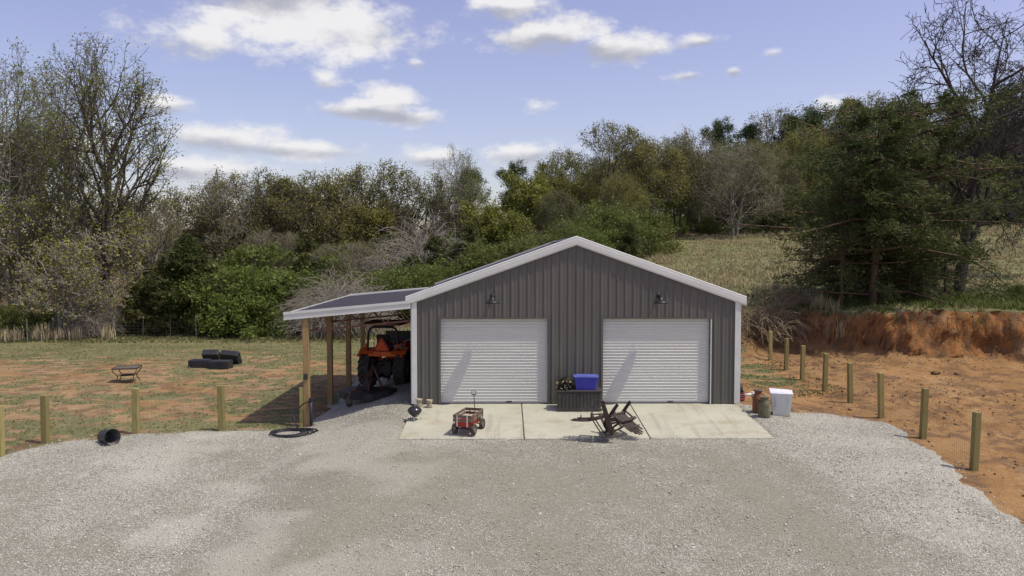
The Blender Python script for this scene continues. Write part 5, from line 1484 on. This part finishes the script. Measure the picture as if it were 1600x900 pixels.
# the dead-looking tree hung with vines on the right
def vine_tree():
    L = [dict(n=10, jit=.07, trop=.03, taper=.06),
         dict(kids=12, start=.2, ang=(50, 14), len=.50, drop=.35, rad=.42, n=8, jit=.15, trop=.05),
         dict(kids=8, start=.2, ang=(48, 16), len=.42, drop=.3, rad=.45, n=8, jit=.10, trop=.02),
         dict(kids=7, start=.2, ang=(50, 16), len=.48, drop=.3, rad=.5, n=5, jit=.12, trop=.01),
         dict(kids=4, start=.1, ang=(48, 16), len=.5, drop=.2, rad=.6, n=3, jit=.10, trop=.0)]
    S, T = grow(503, [((0, 0, -.3), (.05, 0, 1), 13.5, .26), ((.4, .2, -.3), (.32, .1, 1), 10.5, .17)], L)
    rg = random.Random(8); ex = []
    for t in T[::12]:
        p = tuple(t[:3]); d = (rg.gauss(0, .4), rg.gauss(0, .4), -.2); Lh = rg.uniform(.3, 1.1)
        for j in range(4):
            d = norm((d[0] + rg.gauss(0, .25), d[1] + rg.gauss(0, .25), d[2] - .22)); e = tuple(p[i] + d[i] * Lh / 4 for i in range(3))
            ex.append((*p, *e, .010, .009)); p = e
    S = np.concatenate([S, np.array(ex)])
    proto('vine_tree', S, 'bark_black', minr=.012)
vine_tree()

KIND = {'tall_a': 'tall_tree', 'tall_b': 'tall_tree', 'oak_a': 'oak_tree', 'oak_b': 'oak_tree', 'bare_a': 'hardwood_tree', 'bare_b': 'hardwood_tree', 'round_a': 'hardwood_tree', 'lime_a': 'leafy_tree', 'dogwood': 'understory_tree',
        'cedar_a': 'cedar_tree', 'cedar_b': 'cedar_tree', 'cedar_big': 'cedar_tree', 'cedar_low': 'cedar_tree', 'pine_a': 'pine_tree', 'pine_b': 'pine_tree', 'shrub_a': 'shrub', 'shrub_b': 'shrub', 'tangle_a': 'vine_tangle', 'tangle_b': 'dry_brush', 'vine_tree': 'bare_tree'}
def place(kind, x, y, h, label, group=None, wide=1.0, rz=None, rng=random.Random(77)):
    tm, cm, H = PROTO[kind]; s = h / H
    t = empty(KIND[kind], (x, y, gz(x, y) - .05), rng.uniform(0, 6.28) if rz is None else rz)
    t.scale = (s * wide, s * wide, s)
    tag(t, label, 'shrub' if 'shrub' in kind else ('vines' if kind == 'tangle_a' else 'brush' if kind == 'tangle_b' else 'tree'), group)
    link('stems' if 'shrub' in kind or 'tangle' in kind else 'trunk', tm, t)
    if cm: link('foliage' if 'shrub' in kind else 'crown', cm, t)
    return t
def plant(kind, px, d, top, label, group=None, wide=1.0, rz=None):
    p = at_depth(px, top, d)
    return place(kind, p.x, d, max(1.0, p.z - gz(p.x, d)), label, group, wide, rz)

# left edge
plant('tall_a', 158, 52, 42, 'tallest sparse tree with dark branching trunk left of the sky', None, 1.0, .6)
plant('tall_b', 22, 51, 62, 'tall tree with fresh green leaves at the left edge', None, .95, 2.0)
plant('tall_b', 92, 60, 92, 'tall pale green tree between the two tallest on the left', None, .8, 4.0)
plant('tall_b', -70, 54, 75, 'tall green tree mostly cut off by the left frame edge')
plant('dogwood', 92, 47.8, 362, 'low spreading tree with yellow-green leaves before the left wood', None, 1.15, 1.0)
plant('dogwood', 15, 49.5, 290, 'yellow-green leafed small tree at far left edge', None, 1.1, 3.1)
plant('dogwood', 175, 50.5, 300, 'pale-branched small tree under the tallest tree', None, 1.1, 5.0)
plant('bare_a', 232, 55, 285, 'pale bare small tree right of the tallest tree', None, .8)
plant('oak_a', 205, 66, 292, 'brown-leafed tree left of the low sky gap')
plant('oak_a', 268, 68, 286, 'round olive-brown tree standing at the low sky gap')
for px, d, top, lab in ((292, 50.5, 360, 'tallest dark cedar before the left wood'), (215, 50, 432, 'low dark cedar left of the tallest dark cedar'), (250, 49.8, 405, 'dark cedar close by the left side of the tallest cedar'), (335, 51.5, 392, 'dark cedar between tallest cedar and bright shrubs')):
    plant('cedar_a' if px != 335 else 'cedar_b', px, d, top, lab, 'dark cedars on the left', 1.25)
for px, d, top, lab in ((388, 50.5, 377, 'largest bright green shrub left of the lean-to'), (430, 51.5, 388, 'bright green shrub just right of the largest one'), (352, 49.8, 440, 'low green shrub in front of the dark cedars'), (478, 53, 418, 'green shrub behind the grey vine tangle'),
                        (405, 49.2, 455, 'low fresh green shrub by the far fence near the lean-to'), (25, 48.6, 462, 'green shrub at far left behind the fence'), (75, 49, 470, 'low green shrub second from the left edge'), (128, 49.4, 465, 'low green shrub beneath the yellow-green tree'), (172, 49.6, 472, 'low green shrub left of the dark cedars'),
                        (640, 56, 385, 'green shrub above the lean-to roof'), (598, 58, 398, 'green shrub behind the right end of vine tangle'), (692, 57, 392, 'green shrub left of the garage roof slope'), (745, 58, 362, 'rounded green shrub above the left roof slope'), (560, 55, 440, 'dark green shrub low behind the lean-to roof'),
                        (800, 62, 352, 'wide bright shrub behind the left roof slope'), (860, 64, 343, 'wide bright shrub left of the roof peak'), (925, 66, 346, 'bright shrub just right of the roof peak'), (1040, 97, 345, 'green shrub at the wood edge above the hill field'), (1108, 98, 342, 'bright green shrub at the foot of the domed brown tree'),
                        (1180, 98, 350, 'green shrub at the right foot of the domed brown tree'), (1242, 99, 350, 'small green shrub at the wood edge near big cedar'), (520, 52.5, 452, 'green shrub in front of the vine tangle')):
    plant('shrub_a' if px % 2 else 'shrub_b', px, d, top, lab, 'green shrubs before the wood', 1.15)
plant('cedar_a', 985, 60, 345, 'dark pointed cedar just right of the roof peak', None, 1.0)
plant('cedar_b', 720, 64, 345, 'dark cedar among shrubs above the left roof slope')
plant('cedar_b', 660, 62, 365, 'dark cedar behind the shrub above the lean-to')
plant('tangle_a', 528, 49.2, 408, 'grey dome of tangled dead vines behind the lean-to', None, .98)
plant('tangle_a', 655, 66, 322, 'grey vines draped over trees above the lean-to', None, .8)
plant('tangle_a', 755, 60, 408, 'small grey vine tangle above the left roof slope', None, .8)
plant('tangle_a', 140, 48.6, 448, 'grey bare brush beneath the left yellow-green tree', None, .8)
# main wood, left to right
W = [('bare_a', 335, 72, 272, 'bare hardwood at the left end of the skyline right of the gap'), ('bare_a', 372, 75, 258, 'thin bare tree poking above the left skyline'), ('oak_a', 408, 74, 256, 'bare-crowned tree on the skyline left of centre'), ('bare_b', 445, 76, 272, 'brown hardwood below the left skyline'),
     ('oak_a', 490, 76, 260, 'spreading tree on skyline above the vine dome'), ('oak_b', 540, 78, 252, 'brown-gold tree on skyline left of the broad crown'), ('oak_a', 602, 77, 243, 'broad flat crown on skyline above the lean-to'), ('bare_a', 655, 80, 262, 'bare tree right of the broad flat crown'),
     ('tall_b', 712, 78, 222, 'upright pale green tree standing above the skyline centre'), ('pine_a', 738, 82, 255, 'dark evergreen right of the upright pale green tree'), ('pine_b', 800, 88, 245, 'dark pine on the low skyline right of centre'), ('lime_a', 768, 74, 305, 'yellow-green leafy tree above the left roof slope'),
     ('lime_a', 838, 84, 262, 'bright lime tree on skyline left of the great oak'), ('lime_a', 800, 72, 320, 'golden-green small tree above the roof left slope'), ('bare_b', 870, 78, 290, 'grey-brown bare tree left of the great oak'), ('oak_a', 945, 90, 183, 'great spreading oak rising highest over the roof peak'),
     ('oak_b', 880, 92, 225, 'olive oak at the left shoulder of the great oak'), ('oak_b', 968, 80, 262, 'golden olive oak in front of the great oak'), ('oak_b', 1020, 88, 205, 'olive oak at the right shoulder of the great oak'), ('bare_b', 1060, 95, 205, 'brown hardwood right of the great oak'),
     ('round_a', 1150, 93, 212, 'domed grey-brown tree with pale curved trunk above the hill field'), ('bare_a', 1095, 104, 192, 'bare tree on skyline left of the dark pine'), ('pine_b', 1122, 108, 178, 'dark pine on skyline above the domed tree'), ('pine_a', 1172, 110, 186, 'dark pine right of the skyline pine above domed tree'),
     ('bare_b', 1210, 98, 225, 'grey-brown tree right of the domed tree'), ('bare_a', 1205, 112, 165, 'bare thin tree reaching above the right pines'), ('pine_a', 1238, 110, 172, 'pine left of the big cedar on the right skyline'), ('pine_b', 1282, 112, 155, 'tall pine on skyline behind the big cedar'),
     ('oak_b', 1258, 104, 190, 'olive tree among pines left of the big cedar'), ('pine_a', 1335, 112, 146, 'tall pine behind the top of the big cedar'), ('oak_a', 1365, 106, 138, 'olive-brown tree behind the top of the big cedar'), ('pine_b', 1420, 112, 150, 'pine behind the bare vine tree at left'), ('pine_a', 1490, 112, 140, 'pine behind the trunk of the bare vine tree'),
     ('pine_b', 1560, 112, 128, 'pine behind the bare vine tree at right'), ('pine_a', 1620, 110, 120, 'pine at the right frame edge')]
for a in W: plant(*a)
# the mass of the wood behind them
rg = random.Random(31)
sky_x = [-300, 0, 200, 300, 420, 540, 620, 680, 760, 860, 900, 1000, 1100, 1200, 1300, 1400, 1600, 1900]
sky_y = [300, 300, 305, 285, 270, 262, 262, 280, 285, 275, 225, 210, 205, 190, 165, 150, 135, 110]
ANCH = [(-60, 'left frame edge'), (22, 'left-edge tall tree'), (158, 'tallest tree'), (268, 'low sky gap'), (388, 'largest shrub'), (490, 'vine dome'), (602, 'broad flat crown'), (712, 'upright pale tree'), (800, 'low skyline pine'), (880, 'garage peak'),
        (945, 'great oak'), (1040, 'ridge end'), (1150, 'domed tree'), (1238, 'cedar gap'), (1320, 'cedar shoulder'), (1385, 'large cedar'), (1512, 'bare vine tree'), (1640, 'right frame edge')]
def filler(n, x0, x1, d0, d1, off, kinds, lab):
    for k in range(n):
        px = x0 + (x1 - x0) * (k + rg.random()) / n
        d = rg.uniform(d0, d1)
        kd = rg.choice(kinds)
        top = float(np.interp(px, sky_x, sky_y)) + rg.uniform(*off)
        nm = {'bare': 'brown budding hardwood', 'oak': 'olive-leafed hardwood', 'pine': 'dark pine', 'ceda': 'dark cedar', 'roun': 'grey twiggy hardwood', 'lime': 'green-leafed tree', 'shru': 'dark green shrub'}[kd[:4] if not kd.startswith('oak') else 'oak']
        a_, ph = min(ANCH, key=lambda q: abs(q[0] - px)); side = 'behind' if abs(px - a_) < 22 else ('left of' if px < a_ else 'right of')
        plant(kd, px, d, top, f'{nm} {lab}, {side} the {ph}', f'{nm}s {lab}', rg.uniform(.85, 1.1))
filler(11, -120, 340, 62, 82, (30, 100), ['bare_a', 'bare_b', 'oak_a', 'bare_b'], 'in the left wood')
filler(18, 300, 720, 80, 100, (28, 75), ['bare_a', 'bare_b', 'oak_b', 'oak_a', 'pine_a'], 'in the wood beyond the lean-to')
filler(16, 700, 1080, 90, 118, (35, 85), ['bare_b', 'oak_b', 'lime_a', 'pine_b', 'bare_a'], 'in the wood beyond the garage')
filler(20, 1050, 1720, 104, 125, (25, 90), ['pine_a', 'bare_b', 'oak_b', 'pine_b', 'bare_a'], 'in the wood above the hill')
filler(14, 880, 1300, 106, 118, (4, 40), ['oak_b', 'bare_b', 'oak_a', 'pine_a'], 'on the skyline above the hill')
filler(12, -60, 330, 54, 62, (130, 200), ['cedar_b', 'bare_b', 'shrub_a'], 'low in the left wood')
filler(30, 300, 1010, 64, 76, (70, 115), ['cedar_b', 'bare_b', 'shrub_a', 'round_a', 'shrub_b'], 'low in the wood beyond the garage')
filler(34, 1020, 1720, 99, 108, (70, 140), ['cedar_b', 'bare_b', 'round_a', 'shrub_b', 'cedar_a'], 'low in the wood above the hill')
filler(22, 1000, 1720, 118, 135, (60, 110), ['cedar_b', 'cedar_a', 'shrub_a'], 'at the back of the hill wood')
# right: big cedars on the bank and the vine-hung tree
plant('cedar_big', 1378, 39, 132, 'large dark green spreading cedar on top of the clay bank', None, 1.25, 1.2)
plant('cedar_low', 1310, 38.2, 250, 'lower left cedar leaning over the bank edge', None, 1.05, .5)
plant('cedar_low', 1455, 39.5, 310, 'lower right cedar beneath the bare vine tree', None, .95, 2.2)
plant('cedar_low', 1420, 37.8, 330, 'small bushy cedar in front of the large cedar', None, 1.1, 4.1)
plant('vine_tree', 1512, 41, -70, 'tall bare dark tree hung with vines on the right', None, 1.12, .4)
plant('vine_tree', 1680, 47, 30, 'bare vine-hung tree cut off by the right frame edge', None, 1.0, 2.6)
plant('shrub_b', 1590, 38, 440, 'low green shrub on the bank at the right edge', None, 1.0)
for i, (px, d, top) in enumerate(((1182, 36.5, 455), (1213, 37.5, 462), (1243, 38.2, 470))):
    plant('tangle_b', px, d, top, ['dry grey brush just right of the garage roof corner', 'dry brush between garage corner and clay bank', 'dry brush drooping at the left end of the clay bank'][i], 'dry brush right of the garage', .9)
# tall bleached grass clumps on the far left
rr = np.random.RandomState(12)
for i, px in enumerate((6, 22, 58, 68, 80, 97, 119, 168)):
    d = 46.2 + i * .1; p0 = at_depth(px, 530, d)
    me = blades('grass_clump', rr.normal(0, .12, (9, 3)) * np.array([1, 1, 0]), rr.uniform(.6, 1.05, 9), .35, .03, 9, MATS['straw_pale'], 60 + i, .8)
    tag(link('grass_clump', me, loc=(p0.x, d, gz(p0.x, d))), f'{tn[i]} bleached tall grass clump from the left by the far fence', 'grass clump', 'bleached grass clumps by the far fence')
